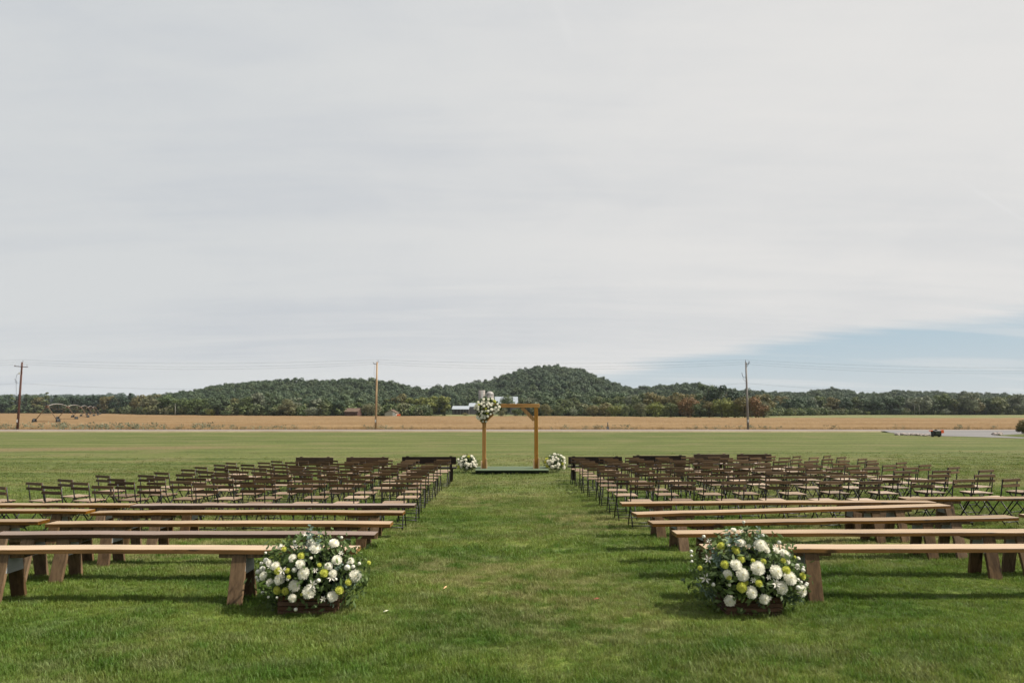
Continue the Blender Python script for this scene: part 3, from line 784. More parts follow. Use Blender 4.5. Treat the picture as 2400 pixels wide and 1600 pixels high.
for k, (px, Y, dome, yt, lb) in enumerate([(1129, 425, False, 914.5, 'tall open-topped grey silo, the left of the pair'), (1148, 423, True, 925, 'domed grey silo, the right of the pair')]):
    r = 16.5/2/1600*Y*(1.08 if dome else .95); h = Z_at(yt, Y)-GF
    root = empty('silo', (X_at(px, Y), Y, GF))
    m = MB(); m.tube([(0, 0, 0), (0, 0, h)], r, 24); m.obj('wall', m_silo, root)
    for i in range(8):
        m = MB(); z = h*(i+.5)/8; m.tube([(0, 0, z-.07), (0, 0, z+.07)], r+.05, 24, False); m.obj('hoop', m_silodome, root)
    if dome:
        m = MB(); pts = [(0, 0, h+r*.95*math.sin(a)) for a in np.linspace(0, 1.5, 7)]; m.tube(pts, [r*1.04*math.cos(a)+.01 for a in np.linspace(0, 1.5, 7)], 24); m.obj('dome', m_silodome, root)
    MB().box((r*.15, -r-.25, h/2), (.7, .5, h*.98)).obj('chute', m_whitep, root)
    if not dome: MB().box((-r*.8, -r*.5, h+.3), (.4, .4, .8)).obj('vent', m_silo, root)
    tag(root, lb, 'silo', 'pair of silos at the farm')
gr = shed('garage', 902, 928, 287, 8, 968.0, 960.5, m_beige, m_shingle, 'small beige garage with white door behind the field', 'garage', gable_front=True)
_w = X_at(928, 287)-X_at(902, 287)
MB().box((_w*.32, -4.03, .95), (1.1, .06, 1.9)).obj('door', m_whitep, gr)
shed('house', 808, 838, 292, 9, 965, 957, plain('dark_brick', (.10, .05, .04), .9), m_shingle, 'brown roofed house half hidden among trees left of the tan pole', 'house')
Y = 284; m = MB(); m.box((0, 0, .45), (1.35, .8, .9)); o = m.obj('feed_bin', m_orange, None, (X_at(934, Y), Y, GF)); 
root = empty('trailer', (X_at(934, Y), Y, GF)); o.parent = root; o.location = (0, 0, .25); o.name = 'bin'
for sx in (-.5, .5):
    MB().tube([(sx, -.5, .28), (sx, .5, .28)], .28, 12).obj('wheel', m_black, root)
tag(root, 'small bright orange bin trailer beside the beige garage', 'trailer')
# yard light pole
m = MB(); m.tube([(0, 0, 0), (0, 0, 6.4)], [.13, .09], 8); root = empty('yard_lamp', (X_at(1009, 330), 330, GF)); m.obj('pole', m_barnwall, root)
MB().box((.45, 0, 6.3), (.9, .12, .1)).obj('arm', m_barnwall, root); MB().box((.9, 0, 6.2), (.35, .25, .18)).obj('lamp', m_whitep, root)
tag(root, 'thin grey yard light pole left of the farm shed', 'lamp post')
# farm gate in the gap of the shrubs
root = empty('farm_fence', (X_at(1348, 300), 300, GF))
for i in range(6): MB().box((-5+i*2, 0, .65), (.12, .12, 1.3)).obj('post', m_bark, root)
for z in (.5, 1.0): MB().box((0, -.08, z), (10.3, .04, .08)).obj('rail', m_bark, root)
tag(root, 'low dark post and rail fence in the gap between shrubs', 'fence')

# ------------------------------------------------------------------ utility poles and wires
def pole_mat(name, c1, c2):
    m, t, b = new_mat(name, .8, .2); v, off, rnd = obj_vec(t)
    n = noise_(t, mapped(t, v, (9, 9, .35)), 1, 4, .6); L(t, mixc(t, sstep(t, n, .35, .65), c1, c2), b.inputs['Base Color']); bump(t, b, n, .4, .01); return m
PY = 105.6
def upole(px, ytop, mat, label, arm, lean=(0, 0)):
    x = X_at(px, PY); h = Z_at(ytop, PY)-GF; root = empty('utility_pole', (x, PY, GF)); root.rotation_euler = (R(lean[1]), R(lean[0]), 0)
    m = MB(); m.tube([(0, 0, -.4), (0, 0, h*.5), (0, 0, h)], [.185, .155, .12], 14); m.obj('shaft', mat, root)
    if arm == 'cross':
        MB().beam((-1.05, -.16, h-.62), (1.05, -.16, h-.78), .12, .10).obj('crossarm', mat, root)
        for x_ in (-.95, .9): MB().tube([(x_, -.16, h-.6), (x_, -.16, h-.38)], [.05, .03], 8).obj('insulator', m_silodome, root)
        MB().tube([(.12, 0, h), (.12, 0, h+.28)], .03, 6).obj('insulator', m_iron, root)
        MB().box((-.16, -.14, h-1.75), (.22, .2, .35)).obj('bracket', m_whitep, root)
        m = MB(); m.tube([(-.2, -.1, h-1.6), (-.62, -.1, h-2.0), (-.72, -.1, h-2.7), (-.6, -.1, h-3.4), (-.45, -.1, h-5.6), (-.15, -.1, h-6.2)], .022, 5); m.tube([(-.95, -.1, h-2.6), (-.45, -.1, h-3.1)], .02, 5); m.tube([(-.85, -.1, h-3.0), (-.35, -.1, h-3.3)], .02, 5); m.obj('cable_drop', m_iron, root)
    elif arm == 'stub':
        MB().beam((-.55, -.14, h-.22), (0, -.14, h-.42), .09, .08).obj('crossarm', m_iron, root)
        MB().tube([(-.5, -.14, h-.2), (-.5, -.14, h+.02)], [.05, .03], 8).obj('insulator', m_silodome, root)
        MB().tube([(.16, 0, h-.1), (.16, 0, h+.35)], .03, 6).obj('insulator', m_iron, root)
        m = MB(); m.tube([(-.35, -.1, h-.5), (-.42, -.1, h-1.6), (-.35, -.1, h-2.3)], .012, 4); m.obj('cable_drop', m_iron, root)
    else:
        MB().beam((0, -.14, h-.32), (.5, -.14, h-.12), .10, .09).obj('crossarm', m_iron, root)
        MB().beam((0, -.14, h-.8), (.42, -.14, h-.2), .05, .05).obj('arm_brace', m_iron, root)
        for x_, z_ in ((-.08, 0), (.45, -.1)): MB().tube([(x_, -.1, h+z_), (x_, -.1, h+z_+.35)], [.05, .03], 8).obj('insulator', m_iron, root)
        m = MB(); m.tube([(-.1, -.1, h-2.4), (-.45, -.1, h-2.35), (-.62, -.1, h-2.15), (-.72, -.1, h-1.6)], .035, 5); m.tube([(-.1, -.1, h-3.0), (-.4, -.1, h-2.8), (-.62, -.1, h-2.4)], .02, 5); m.obj('cutout_switch', m_iron, root)
    MB().box((-.02, -.19, 1.45), (.16, .03, .42)).obj('marker_plate', m_whitep, root)
    tag(root, label, 'utility pole', 'utility poles along the road'); return x, h
p1 = upole(44, 848.5, pole_mat('reddish_pole', (.07, .032, .025), (.14, .068, .05)), 'dark reddish utility pole with wooden crossarm at the far left', 'cross')
p2 = upole(881.5, 848, pole_mat('tan_pole', (.27, .165, .085), (.50, .36, .22)), 'tan utility pole with a short stub arm left of the arch', 'stub')
p3 = upole(1752, 848.5, pole_mat('grey_pole', (.16, .14, .13), (.33, .31, .29)), 'weathered grey utility pole with side bracket right of the arch', 'side')
def wires():
    h = p2[1]; sp = p2[0]-p1[0]; xs = [p1[0]-sp, p1[0], p2[0], p3[0], p3[0]+sp]
    for k, (dx, dy, dz, sag, lb) in enumerate([(0, 0, .33, .55, 'topmost thin power line wire running between the three poles'), (-.5, -.15, -.02, .75, 'second thin power line wire just under the topmost wire'),
                                 (.4, .15, -.32, .8, 'third thin power line wire below the upper two'), (0, -.1, -3.3, .9, 'lowest sagging wire strung well below the pole tops')]):
        m = MB()
        for a, b2 in zip(xs[:-1], xs[1:]):
            if b2 > p3[0]+1: b2z = 1.1; 
            else: b2z = 0
            pts = [(a+(b2-a)*t_, PY+dy, GF+h+dz-4*sag*t_*(1-t_)-b2z*t_) for t_ in np.linspace(0, 1, 25)]
            m.tube(pts, .008, 4, False)
        o = m.obj('power_line_wire', m_iron); tag(o, lb, 'wire', 'wires strung between the poles')
wires()
# small marker post by the road
root = empty('marker_post', (X_at(1424, 105.3), 105.3, GF)); MB().tube([(0, 0, 0), (0, 0, 1.25)], .075, 8).obj('post', m_iron, root); MB().box((0, 0, .28), (.34, .3, .56), bev=.03).obj('pedestal', m_barnwall, root)
tag(root, 'short grey utility pedestal with dark post beside the road', 'marker post')

# ------------------------------------------------------------------ centre pivot irrigation rig
def rig():
    root = empty('irrigation_rig', (X_at(110, 150), 150, GF))
    T = [(110, 150), (158, 190), (189, 232), (206, 275), (217, 320), (224, 365)]
    P = [Vector((X_at(p, y)-root.location.x, y-150, 0)) for p, y in T]
    mp = plain('galvanised_pipe', (.33, .31, .29), .5, .15, 1, .5); mr = plain('rusty_steel', (.14, .085, .055), .8, .3, 1)
    top = 3.75
    for i, p in enumerate(P):
        w = 2.6
        m = MB()
        for s in (-1, 1):
            m.tube([p+Vector((s*.25, 0, top-.1)), p+Vector((s*w, 0, .5))], .09, 6)
        m.tube([p+Vector((-w, 0, .55)), p+Vector((w, 0, .55))], .05, 6)
        m.tube([p+Vector((-w*.45, 0, top*.55)), p+Vector((w*.45, 0, top*.55))], .035, 5)
        m.box(p+Vector((0, 0, top)), (.5, .5, .6)); m.obj('tower', mr, root)
        for s in (-1, 1):
            m = MB(); m.tube([p+Vector((s*w-.16, -.0, .60)), p+Vector((s*w+.16, 0, .60))], .60, 16); m.obj('wheel', m_black, root)
    for i in range(len(P)-1):
        a, b2 = P[i], P[i+1]; pts = [a.lerp(b2, t_)+Vector((0, 0, top+.1+(.65*math.sin(math.pi*t_)**.8))) for t_ in np.linspace(0, 1, 13)]
        m = MB(); m.tube(pts, .085, 8); m.obj('pipe', mp, root)
        m = MB()
        for t_ in np.linspace(.1, .9, 7):
            q = a.lerp(b2, t_); m.tube([q+Vector((0, 0, top+.1+(.65*math.sin(math.pi*t_)**.8))), q+Vector((0, 0, top-.9*math.sin(math.pi*t_)+.3))], .025, 4)
        m.tube([a.lerp(b2, t_)+Vector((0, 0, top-.9*math.sin(math.pi*t_)+.3)) for t_ in np.linspace(0, 1, 9)], .03, 4)
        m.obj('truss', mr, root)
    tag(root, 'long wheeled irrigation rig with arched pipes in the tan field', 'irrigation rig')
rig()

# ------------------------------------------------------------------ roadside things on the right
m_rock = plain('fieldstone', (.36, .31, .28), .85, .45, 3)
def rock(seed):
    rs = random.Random(seed); bm = bmesh.new(); bmesh.ops.create_icosphere(bm, subdivisions=2, radius=.5)
    for v in bm.verts:
        k = 1+.55*mnoise.noise(v.co*2.3+Vector((seed*3.1, 0, 0))); v.co = Vector((v.co.x*k*1.2, v.co.y*k, v.co.z*k*.75))
    me = bpy.data.meshes.new('rock'); bm.to_mesh(me); bm.free(); me.materials.append(m_rock); return me
rocks = [rock(i) for i in range(5)]
def place_rock(px, py, s, lb, grp, dz=0):
    x, y = at(px, py); o = link('rock', rocks[random.randrange(5)], None, (x, y, g(x, y)+s*.22+dz), (0, 0, random.uniform(0, 6)), (s, s, s)); tag(o, lb, 'rock', grp)
for i in range(30):
    f = i/29; px = 2101+84*f; big = .50-.14*f
    place_rock(px, 1021.5+random.uniform(-1.8, .6)-1.4*(1-f), big*random.uniform(.75, 1.1), f'pale fieldstone, {ORD[i]} from the left in the long rock border by the driveway', 'rocks of the long border')
for i in range(11):
    place_rock(2329+1.6*i, 1018.5+random.uniform(-2.2, 1), .5*random.uniform(.6, 1.1), f'pale fieldstone, {ORD[i]} from the left in the small heap near the round bush', 'rocks of the small heap')
# dark box with orange flags
x, y = at(2194.5, 1023.3); root = empty('utility_cart', (x, y, g(x, y)))
MB().box((0, 0, .40), (.84, .7, .62), bev=.06).obj('body', m_black, root)
MB().box((0, -.36, .44), (.5, .03, .36)).obj('rear_panel', plain('dark_green_panel', (.05, .06, .045), .7), root)
MB().tube([(0, 0, .7), (0, 0, .84)], [.18, .08], 10).obj('cap', m_black, root)
for s in (-1, 1): MB().tube([(s*.36-.08, .1, .16), (s*.36+.08, .1, .16)], .17, 12).obj('wheel', m_black, root)
MB().beam((.40, -.1, .56), (.82, -.1, .62), .03, .36).obj('orange_flap', m_orange, root); MB().beam((-.42, -.1, .70), (-.85, -.1, .68), .03, .10).obj('orange_flap', m_orange, root)
tag(root, 'small black cart with orange flaps on both sides beside the driveway', 'cart')
# round clipped bush at the right edge, mailbox behind
x, y = at(2402, 1021); V, F = crown_arrays(77, lobes=26, per=130, leaf=.055, rx=.95, zc=.85, rz=.85, lobe_r=(.25, .45))
root = empty('round_bush', (x, y, g(x, y))); link('crown', np_mesh('crown', V, F, m_brown), root); MB().tube([(0, 0, -.1), (0, 0, .7)], [.09, .05], 6).obj('stem', m_bark, root)
root.scale = (1.0, 1.0, 1.1)
tag(root, 'round clipped olive bush at the right edge of the lawn', 'bush')
root = empty('mailbox', (X_at(2401, 95), 95, g(60, 95))); MB().box((0, 0, .7), (.1, .1, 1.4)).obj('post', m_bark, root)
MB().prism([(-.17, 1.4), (.17, 1.4), (.17, 1.6), (.1, 1.72), (-.1, 1.72), (-.17, 1.6)], .62, 'x').obj('box', m_iron, root); MB().box((-.36, -.2, 1.42), (.2, .03, .08)).obj('flag', m_orange, root)
tag(root, 'dark roadside mailbox with orange flag behind the round bush', 'mailbox')

# ------------------------------------------------------------------ platform and arch
AX = -.07; AY = 26.1
def platform():
    yf, yb = 25.35, 27.0; x0, x1 = -1.30, 1.42; zc = g(0, 25.6)
    root = empty('platform', (AX+(x0+x1)/2, (yf+yb)/2, zc)); root.rotation_euler = (0, 0, R(.8))
    w = x1-x0; d = yb-yf
    MB().box((0, 0, .150), (w, d, .035), bev=.008).obj('deck', m_turf, root)
    MB().box((0, 0, .040), (w-.05, d-.05, .184)).obj('skirt', m_turfd, root)
    tag(root, 'low platform covered in green carpet under the wedding arch', 'platform')
    return zc+.167
zp = platform()
def arch():
    root = empty('wedding_arch', (AX-.0, AY, zp))
    h = 2.42
    for s, nm in ((-1, 0), (1, 1)):
        m = MB(); m.beam((s*.985, 0, 0), (s*.985-.0, 0, h-.148), .14, .14, (0, 1, 0), bev=.006); m.obj('post', m_arch, root)
        for q in (-1, 1):
            hh = .34 if q*s < 0 else .40
            if s < 0: hh = .37 if q > 0 else .28
            m = MB(); m.prism([(-.10, 0), (.24, 0), (-.03, hh), (-.10, hh)], .042, 'x'); m.obj('foot_brace', m_pale, root, (s*.985+q*.093, -.06, 0))
        m = MB(); a = Vector((s*(.985-.07), 0, h-.62)); b2 = Vector((s*(.985-.54), 0, h-.148))
        m.beam(a+Vector((0, -.001, 0)), b2, .135, .10, (0, 1, 0)); m.obj('corner_brace', m_arch, root)
    m = MB(); m.box((-.02, 0, h-.074), (2.27, .144, .145), bev=.006); m.obj('crossbeam', m_archx, root)
    for s in (-1, 1): pass
    tag(root, 'square golden wood wedding arch on the green platform', 'arch')
arch()

# ------------------------------------------------------------------ flowers
def petal_mat(name, c, cc, trans=.25):
    m, t, b = new_mat(name, .6, .2); v, off, rnd = obj_vec(t)
    gr = N(t, 'ShaderNodeTexCoord'); ln = N(t, 'ShaderNodeVectorMath', operation='LENGTH')
    mp = mapped(t, gr.outputs['Object'], (1, 1, 0)); L(t, mp, ln.inputs[0])
    col = mixc(t, sstep(t, ln.outputs['Value'], .003, .014), cc, c)
    L(t, col, b.inputs['Base Color'])
    tr = N(t, 'ShaderNodeBsdfTranslucent'); L(t, col, tr.inputs[0]); mx = N(t, 'ShaderNodeMixShader'); mx.inputs[0].default_value = trans
    L(t, b.outputs[0], mx.inputs[1]); L(t, tr.outputs[0], mx.inputs[2]); L(t, mx.outputs[0], t.nodes['Material Output'].inputs[0]); return m
m_petal = petal_mat('white_petals', (.90, .88, .77), (.82, .78, .52), .35)
m_lime = petal_mat('lime_petals', (.58, .60, .12), (.50, .48, .08), .35)
m_bud = petal_mat('bud_petals', (.74, .73, .66), (.70, .70, .58))
m_lily = petal_mat('lily_petals', (.78, .74, .66), (.62, .60, .30))
m_fol = leaf_mat('bouquet_leaves', [(.090, .140, .042), (.14, .20, .065)], .25, (.6, 1.5), 9)
m_euc = leaf_mat('eucalyptus_leaves', [(.115, .175, .135), (.14, .20, .15)], .15, (.8, 1.2), 9)
m_crate = wood('dark_crate_wood', (.060, .030, .016), (.14, .075, .040), 0, .8, .2, .2)
def dahlia(seed, n=120, r=.057, open_=1.75, wid=.30, cup=.55):
    """flower head facing +Z built of rows of cupped petals"""
    rs = random.Random(seed); V = []; F = []
    for i in range(n):
        t_ = (i+.5)/n; pol = .08+open_*t_**.62; an = i*2.39996+rs.uniform(-.1, .1)
        d = Vector((math.sin(pol)*math.cos(an), math.sin(pol)*math.sin(an), math.cos(pol)))
        side = Vector((-math.sin(an), math.cos(an), 0)); rad = r*(.80+.2*t_)*rs.uniform(.93, 1.05)
        tang = side.cross(d)   # towards the pole
        base = d*rad*.70; w = rad*wid*(.62+.5*t_)
        mid = d*rad*.93-tang*rad*.10; tip = d*rad*1.06-tang*rad*(.10+.16*t_)
        k = len(V); V += [base, mid+side*w*.5-d*rad*.04, tip, mid-side*w*.5-d*rad*.04, mid-d*rad*.10*cup]
        F += [(k, k+1, k+4), (k+1, k+2, k+4), (k+2, k+3, k+4), (k+3, k, k+4)]
    m = MB(); m.add([(v.x, v.y, v.z*.85) for v in V], F)
    bm = bmesh.new(); bmesh.ops.create_icosphere(bm, subdivisions=2, radius=r*.68)
    m.add([(v.co.x, v.co.y, v.co.z*.85) for v in bm.verts], [[v.index for v in f.verts] for f in bm.faces], True); bm.free(); return m
def star(seed, r=.06):
    rs = random.Random(seed); m = MB()
    for i in range(6):
        an = i*math.pi/3+rs.uniform(-.2, .2); d = Vector((math.cos(an), math.sin(an), rs.uniform(.15, .6))); s = Vector((-math.sin(an), math.cos(an), 0))*r*.16
        m.add([(0, 0, 0), d*r*.5+s, d*r+Vector((0, 0, -r*.12)), d*r*.5-s, d*r*.45+Vector((0, 0, -.006))], [(0, 1, 4), (1, 2, 4), (2, 3, 4), (3, 0, 4)])
    return m
def budm(r=.017):
    m = MB(); m.tube([(0, 0, -r), (0, 0, -r*.5), (0, 0, r*.3), (0, 0, r)], [r*.35, r*.9, r*.95, r*.2], 8); return m
me_d = [dahlia(i).mesh('dahlia', m_petal) for i in range(4)]
me_l = [dahlia(20+i, 95, .038, 1.9, .34).mesh('lime_dahlia', m_lime) for i in range(3)]
me_s = [star(i).mesh('lily', m_lily) for i in range(3)]
me_b = budm().mesh('flower_bud', m_bud)
def leaf_shape(n=1):
    return [(0, 0, 0), (.22, .5, .06), (0, 1, 0), (-.22, .5, .06), (0, .5, -.02)], [(0, 1, 4), (1, 2, 4), (2, 3, 4), (3, 0, 4)]
def sprig(L_=.3, n=16, size=.045, roundish=.9, bend=.25, seed=0, drop=0.):
    rs = random.Random(seed); m = MB(); pts = []
    for i in range(8):
        t_ = i/7; pts.append(Vector((bend*L_*t_*t_, 0, L_*t_-drop*L_*t_*t_)))
    m.tube(pts, [.0035*(1-.6*i/7) for i in range(8)], 5)
    for i in range(n):
        t_ = .15+.85*i/(n-1); p = Vector((bend*L_*t_*t_, 0, L_*t_-drop*L_*t_*t_)); an = i*2.4; s = size*(1.15-.5*t_)*rs.uniform(.8, 1.15)
        d = Vector((math.cos(an), math.sin(an), .35)).normalized(); w = Vector((-math.sin(an), math.cos(an), rs.uniform(-.3, .3)))*s*roundish*.5; up = Vector((0, 0, .15*s))
        m.add([p, p+d*s*.35+w*.85+up, p+d*s*.75+w*.8+up, p+d*s, p+d*s*.75-w*.8+up, p+d*s*.35-w*.85+up], [(0, 1, 2, 3), (0, 3, 4, 5)])
    return m
me_e = [sprig(.30, 18, .05, .95, .2, i).mesh('eucalyptus_sprig', m_euc) for i in range(2)] + [sprig(.26, 14, .07, .4, .4, 9, .3).mesh('leafy_sprig', m_fol), sprig(.30, 22, .055, .35, .5, 5, .5).mesh('leafy_sprig', m_euc)]
def bouquet(name, loc, label, grp, mound, flowers, sprigs, crate, nleaf, leafsz=.05, sc=1.0, rot=0, seed=1, mini=False):
    """mound = (rx, ry, zc, rz) ellipsoid; flowers = [(x, z, diameter, type)] as seen from the front"""
    root = empty(name, loc, rot); rs = np.random.default_rng(seed)
    rx, ry, zc, rz = mound
    def surf(x, z, out=1.0):
        q = 1-(x/rx)**2-((z-zc)/rz)**2
        y = -ry*math.sqrt(max(q, .0))*out
        n = Vector((x/rx**2, y/ry**2-(.0 if q > .02 else .5), (z-zc)/rz**2)).normalized()
        return Vector((x, y, z)), n
    # leaves all through the mound
    d = rs.normal(size=(nleaf, 3)); d /= np.linalg.norm(d, axis=1)[:, None]
    q = rs.uniform(.55, 1.04, nleaf)[:, None]
    C = d*q*np.array([rx, ry, rz])+np.array([0, 0, zc]); keep = (C[:, 2] > .03) & ((C[:, 2] > .17) | (np.abs(C[:, 0]) > .30) | (not crate)); C = C[keep]; d = d[keep]
    nn = d+rs.normal(size=d.shape)*.7; nn /= np.linalg.norm(nn, axis=1)[:, None]
    q2 = rs.random(len(C)) < .16; C = C.copy(); C[q2] = (C[q2]-[0, 0, zc])*rs.uniform(1.02, 1.22, (q2.sum(), 1))+[0, 0, zc]; C[:, 2] = np.maximum(C[:, 2], .02)
    if crate:   # greenery trailing over the box
        nt_ = 70; an = rs.uniform(math.pi, 2*math.pi, nt_); tr_ = np.stack([np.cos(an)*(crate[0]/2+.05)*rs.uniform(.8, 1.3, nt_), np.sin(an)*(crate[1]/2+.04)*rs.uniform(.9, 1.25, nt_), rs.uniform(.05, .26, nt_)**1.0], 1)
        C = np.concatenate([C, tr_]); nn = np.concatenate([nn, np.stack([np.cos(an), np.sin(an), rs.uniform(-.2, .8, nt_)], 1)]); nn /= np.linalg.norm(nn, axis=1)[:, None]
    V, F = leaf_quads(C, nn, rs.uniform(.45, 1.3, len(C))*leafsz*.6, .42, rs)
    o = link('foliage', np_mesh('foliage', V, F, m_fol), root); o['kind'] = 'stuff'
    m = MB(); m_core = 24
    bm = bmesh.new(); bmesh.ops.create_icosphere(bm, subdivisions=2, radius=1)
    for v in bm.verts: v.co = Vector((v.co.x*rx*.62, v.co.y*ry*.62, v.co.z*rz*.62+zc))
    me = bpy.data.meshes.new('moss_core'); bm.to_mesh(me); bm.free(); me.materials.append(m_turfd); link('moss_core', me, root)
    if crate:
        cw, cd, ch = crate; nb = 4
        for i in range(nb):
            z = ch*(i+.5)/nb
            for s in (-1, 1):
                MB().box((0, s*cd/2, z), (cw, .014, ch/nb-.008)).obj('slat', m_crate, root)
                MB().box((s*(cw/2-.007), 0, z), (.014, cd-.03, ch/nb-.008)).obj('slat', m_crate, root)
        for sx in (-1, 1):
            for sy in (-1, 1): MB().box((sx*(cw/2-.03), sy*(cd/2-.018), ch/2), (.03, .02, ch)).obj('corner_post', m_crate, root)
    if crate:
        pr = random.Random(seed*3)
        for _ in range(46):
            x = pr.uniform(-rx, rx)*.97; z = zc+rz*pr.uniform(-.1, .98)
            if (x/rx)**2+((z-zc)/rz)**2 < .93 and all(math.hypot(x-f[0], z-f[1]) > f[2]*.5+.012 for f in flowers): flowers = flowers+[(x, z, pr.uniform(.028, .06), pr.choice('BBWWB'))]
    for x, z, dia, ty in flowers:
        out = rs.uniform(.90, 1.10) if ty in 'WY' else rs.uniform(1.0, 1.16)
        p, n = surf(x, z, out)
        me = {'W': me_d, 'Y': me_l, 'S': me_s, 'B': [me_b]}[ty]; me = me[int(rs.integers(0, len(me)))]
        base = {'W': .114, 'Y': .078, 'S': .11, 'B': .034}[ty]
        face = (n*.8+Vector((0, -.40, .30))+Vector(rs.normal(size=3)*.15)).normalized()
        qx = face.to_track_quat('Z', 'Y').to_euler(); s = dia/base*(.72 if ty == 'S' else 1)
        nm = {'W': 'dahlia', 'Y': 'lime_dahlia', 'S': 'lily', 'B': 'flower_bud'}[ty]
        link(nm, me, root, p, qx, (s, s, s))
        if ty == 'B':
            st = MB(); st.tube([p, p*.75+Vector((0, 0, zc*.25)), p*.45+Vector((0, 0, zc*.5))], [.0022, .003, .003], 4); st.obj('bud_stem', m_fol, root)
    for x, z, k, s, tilt in sprigs:
        p = Vector((x*.55, -ry*.45, zc+(z-zc)*.45)); tgt = Vector((x, -ry*.75, z)); dv = (tgt-p); 
        e = dv.to_track_quat('Z', 'X').to_euler(); L0 = .30
        link(me_e[k].name.split('.')[0], me_e[k], root, p, e, (s, s, s*max(.6, dv.length/L0/s if s else 1)))
    tag(root, label, 'flower arrangement', grp)
    return root
def fl(lst, cx, by, k): return [((x-cx)/k, (by-y)/k, d_/k, ty) for x, y, d_, ty in lst]
LW = [(1195,400,190,'W'),(1450,350,165,'W'),(1080,735,195,'W'),(700,835,180,'W'),(935,925,178,'W'),(1170,1005,200,'W'),(1505,1095,165,'W'),(1815,820,190,'W'),(530,900,125,'W'),(1545,570,155,'W'),
      (1020,600,145,'W'),(875,530,130,'W'),(1430,650,130,'W'),(430,800,140,'W'),(930,1090,130,'W'),(1100,330,130,'W'),(630,640,140,'W'),(1510,750,130,'W'),(480,620,100,'W'),(1740,600,100,'W'),
      (670,700,130,'Y'),(1385,735,135,'Y'),(660,1000,130,'Y'),(800,1000,118,'Y'),(1610,1000,135,'Y'),(1725,900,110,'Y'),(875,770,65,'Y'),(1010,490,115,'Y'),(1190,255,55,'Y'),(1960,690,70,'Y'),(1070,1035,55,'Y'),(820,700,90,'Y'),(700,420,90,'Y'),(1300,620,70,'Y'),
      (305,540,45,'B'),(315,655,55,'B'),(270,860,60,'B'),(300,900,50,'B'),(410,1060,58,'B'),(535,1100,40,'B'),(685,1090,40,'B'),(1700,620,55,'B'),(1040,250,60,'B'),(830,320,50,'B'),(1510,300,55,'B'),(1560,830,50,'B'),(1320,830,70,'B'),(975,1265,60,'B'),
      (960,245,150,'S'),(540,650,170,'S'),(760,690,190,'S'),(1250,870,210,'S'),(1500,800,180,'S'),(1380,1110,130,'S'),(880,370,140,'S'),(1590,480,120,'S'),(1260,690,120,'S')]
LS = [(0.02,.80,0,1.1,0),(.13,.74,0,.8,0),(-.17,.72,2,.8,0),(.25,.72,2,.8,0),(-.32,.55,2,.9,0),(.37,.24,1,.8,0),(.60,.25,3,1.0,0),(.25,.08,1,.75,0),(.45,.20,3,.9,0),(-.42,.28,2,1,0),(-.45,.1,2,1,0),(.1,.62,2,.8,0),(-.05,.1,2,.8,0),(.2,.45,2,.8,0),(.35,.45,1,.6,0),(-.3,.18,2,.9,0),(.5,.5,2,.7,0),(-.1,.70,3,.8,0)]
lx, ly = at(723, 1434)
bouquet('flower_arrangement', (lx, ly+.12, g(lx, ly)-.01), 'large white and lime dahlia arrangement at the left bench end beside the aisle', 'flower arrangements on the ground', (.53, .34, .31, .40),
        fl(LW, 1075, 1415, 1660), LS, (.54, .36, .17), 2600, .06, seed=3)
RW = [(945,375,155,'W'),(1215,395,195,'W'),(1570,520,160,'W'),(800,645,170,'W'),(1100,680,205,'W'),(885,775,185,'W'),(1370,735,200,'W'),(1590,840,200,'W'),(1460,970,195,'W'),(990,1010,178,'W'),(1790,1040,175,'W'),(715,1160,165,'W'),
      (1180,1110,145,'W'),(680,780,130,'W'),(1290,450,110,'W'),(1450,470,100,'W'),(940,235,90,'W'),(1600,620,90,'W'),
      (675,425,130,'Y'),(855,460,138,'Y'),(910,580,112,'Y'),(655,650,125,'Y'),(690,810,90,'Y'),(850,940,152,'Y'),(1530,715,125,'Y'),(1100,885,110,'Y'),(1830,840,110,'Y'),(350,745,75,'Y'),(940,890,80,'Y'),(1215,600,85,'Y'),(1520,600,80,'Y'),(1055,585,70,'Y'),(1745,575,45,'Y'),(1480,940,50,'Y'),
      (285,550,55,'B'),(285,615,42,'B'),(490,940,62,'B'),(1950,990,60,'B'),(1740,680,60,'B'),(480,330,55,'B'),(1330,290,55,'B'),(1095,115,50,'B'),(760,410,40,'B'),(290,700,45,'B'),(1890,740,45,'B'),(1720,870,50,'B'),
      (400,870,230,'S'),(470,610,190,'S'),(1350,890,210,'S'),(1050,250,120,'S'),(1015,835,120,'S'),(1730,700,130,'S'),(1230,790,110,'S'),(1420,430,150,'S'),(560,400,120,'S'),(1250,1090,90,'S')]
RS = [(-.06,.86,2,1.0,0),(.06,.80,0,.9,0),(.12,.76,2,.9,0),(-.28,.76,0,1.0,0),(-.18,.72,0,1.0,0),(-.44,.62,1,.8,0),(-.40,.50,1,.8,0),(-.52,.28,2,1.1,0),(-.58,.10,3,1.3,0),(-.5,.2,2,1.2,0),(.40,.12,1,.8,0),(.46,.22,2,1.0,0),(.02,.10,0,.6,0),(.52,.4,2,.7,0),(-.2,.3,2,.8,0),(.2,.3,2,.9,0),(.35,.55,1,.8,0),(.1,.5,2,.9,0),(.43,.05,3,1.0,0),(-.15,.15,2,1,0)]
rx_, ry_ = at(1764, 1438)
bouquet('flower_arrangement', (rx_, ry_+.12, g(rx_, ry_)-.01), 'large white and lime dahlia arrangement in dark crate right of the aisle', 'flower arrangements on the ground', (.55, .34, .32, .42),
        fl(RW, 1120, 1430, 1592), RS, (.52, .36, .17), 2800, .06, seed=5)
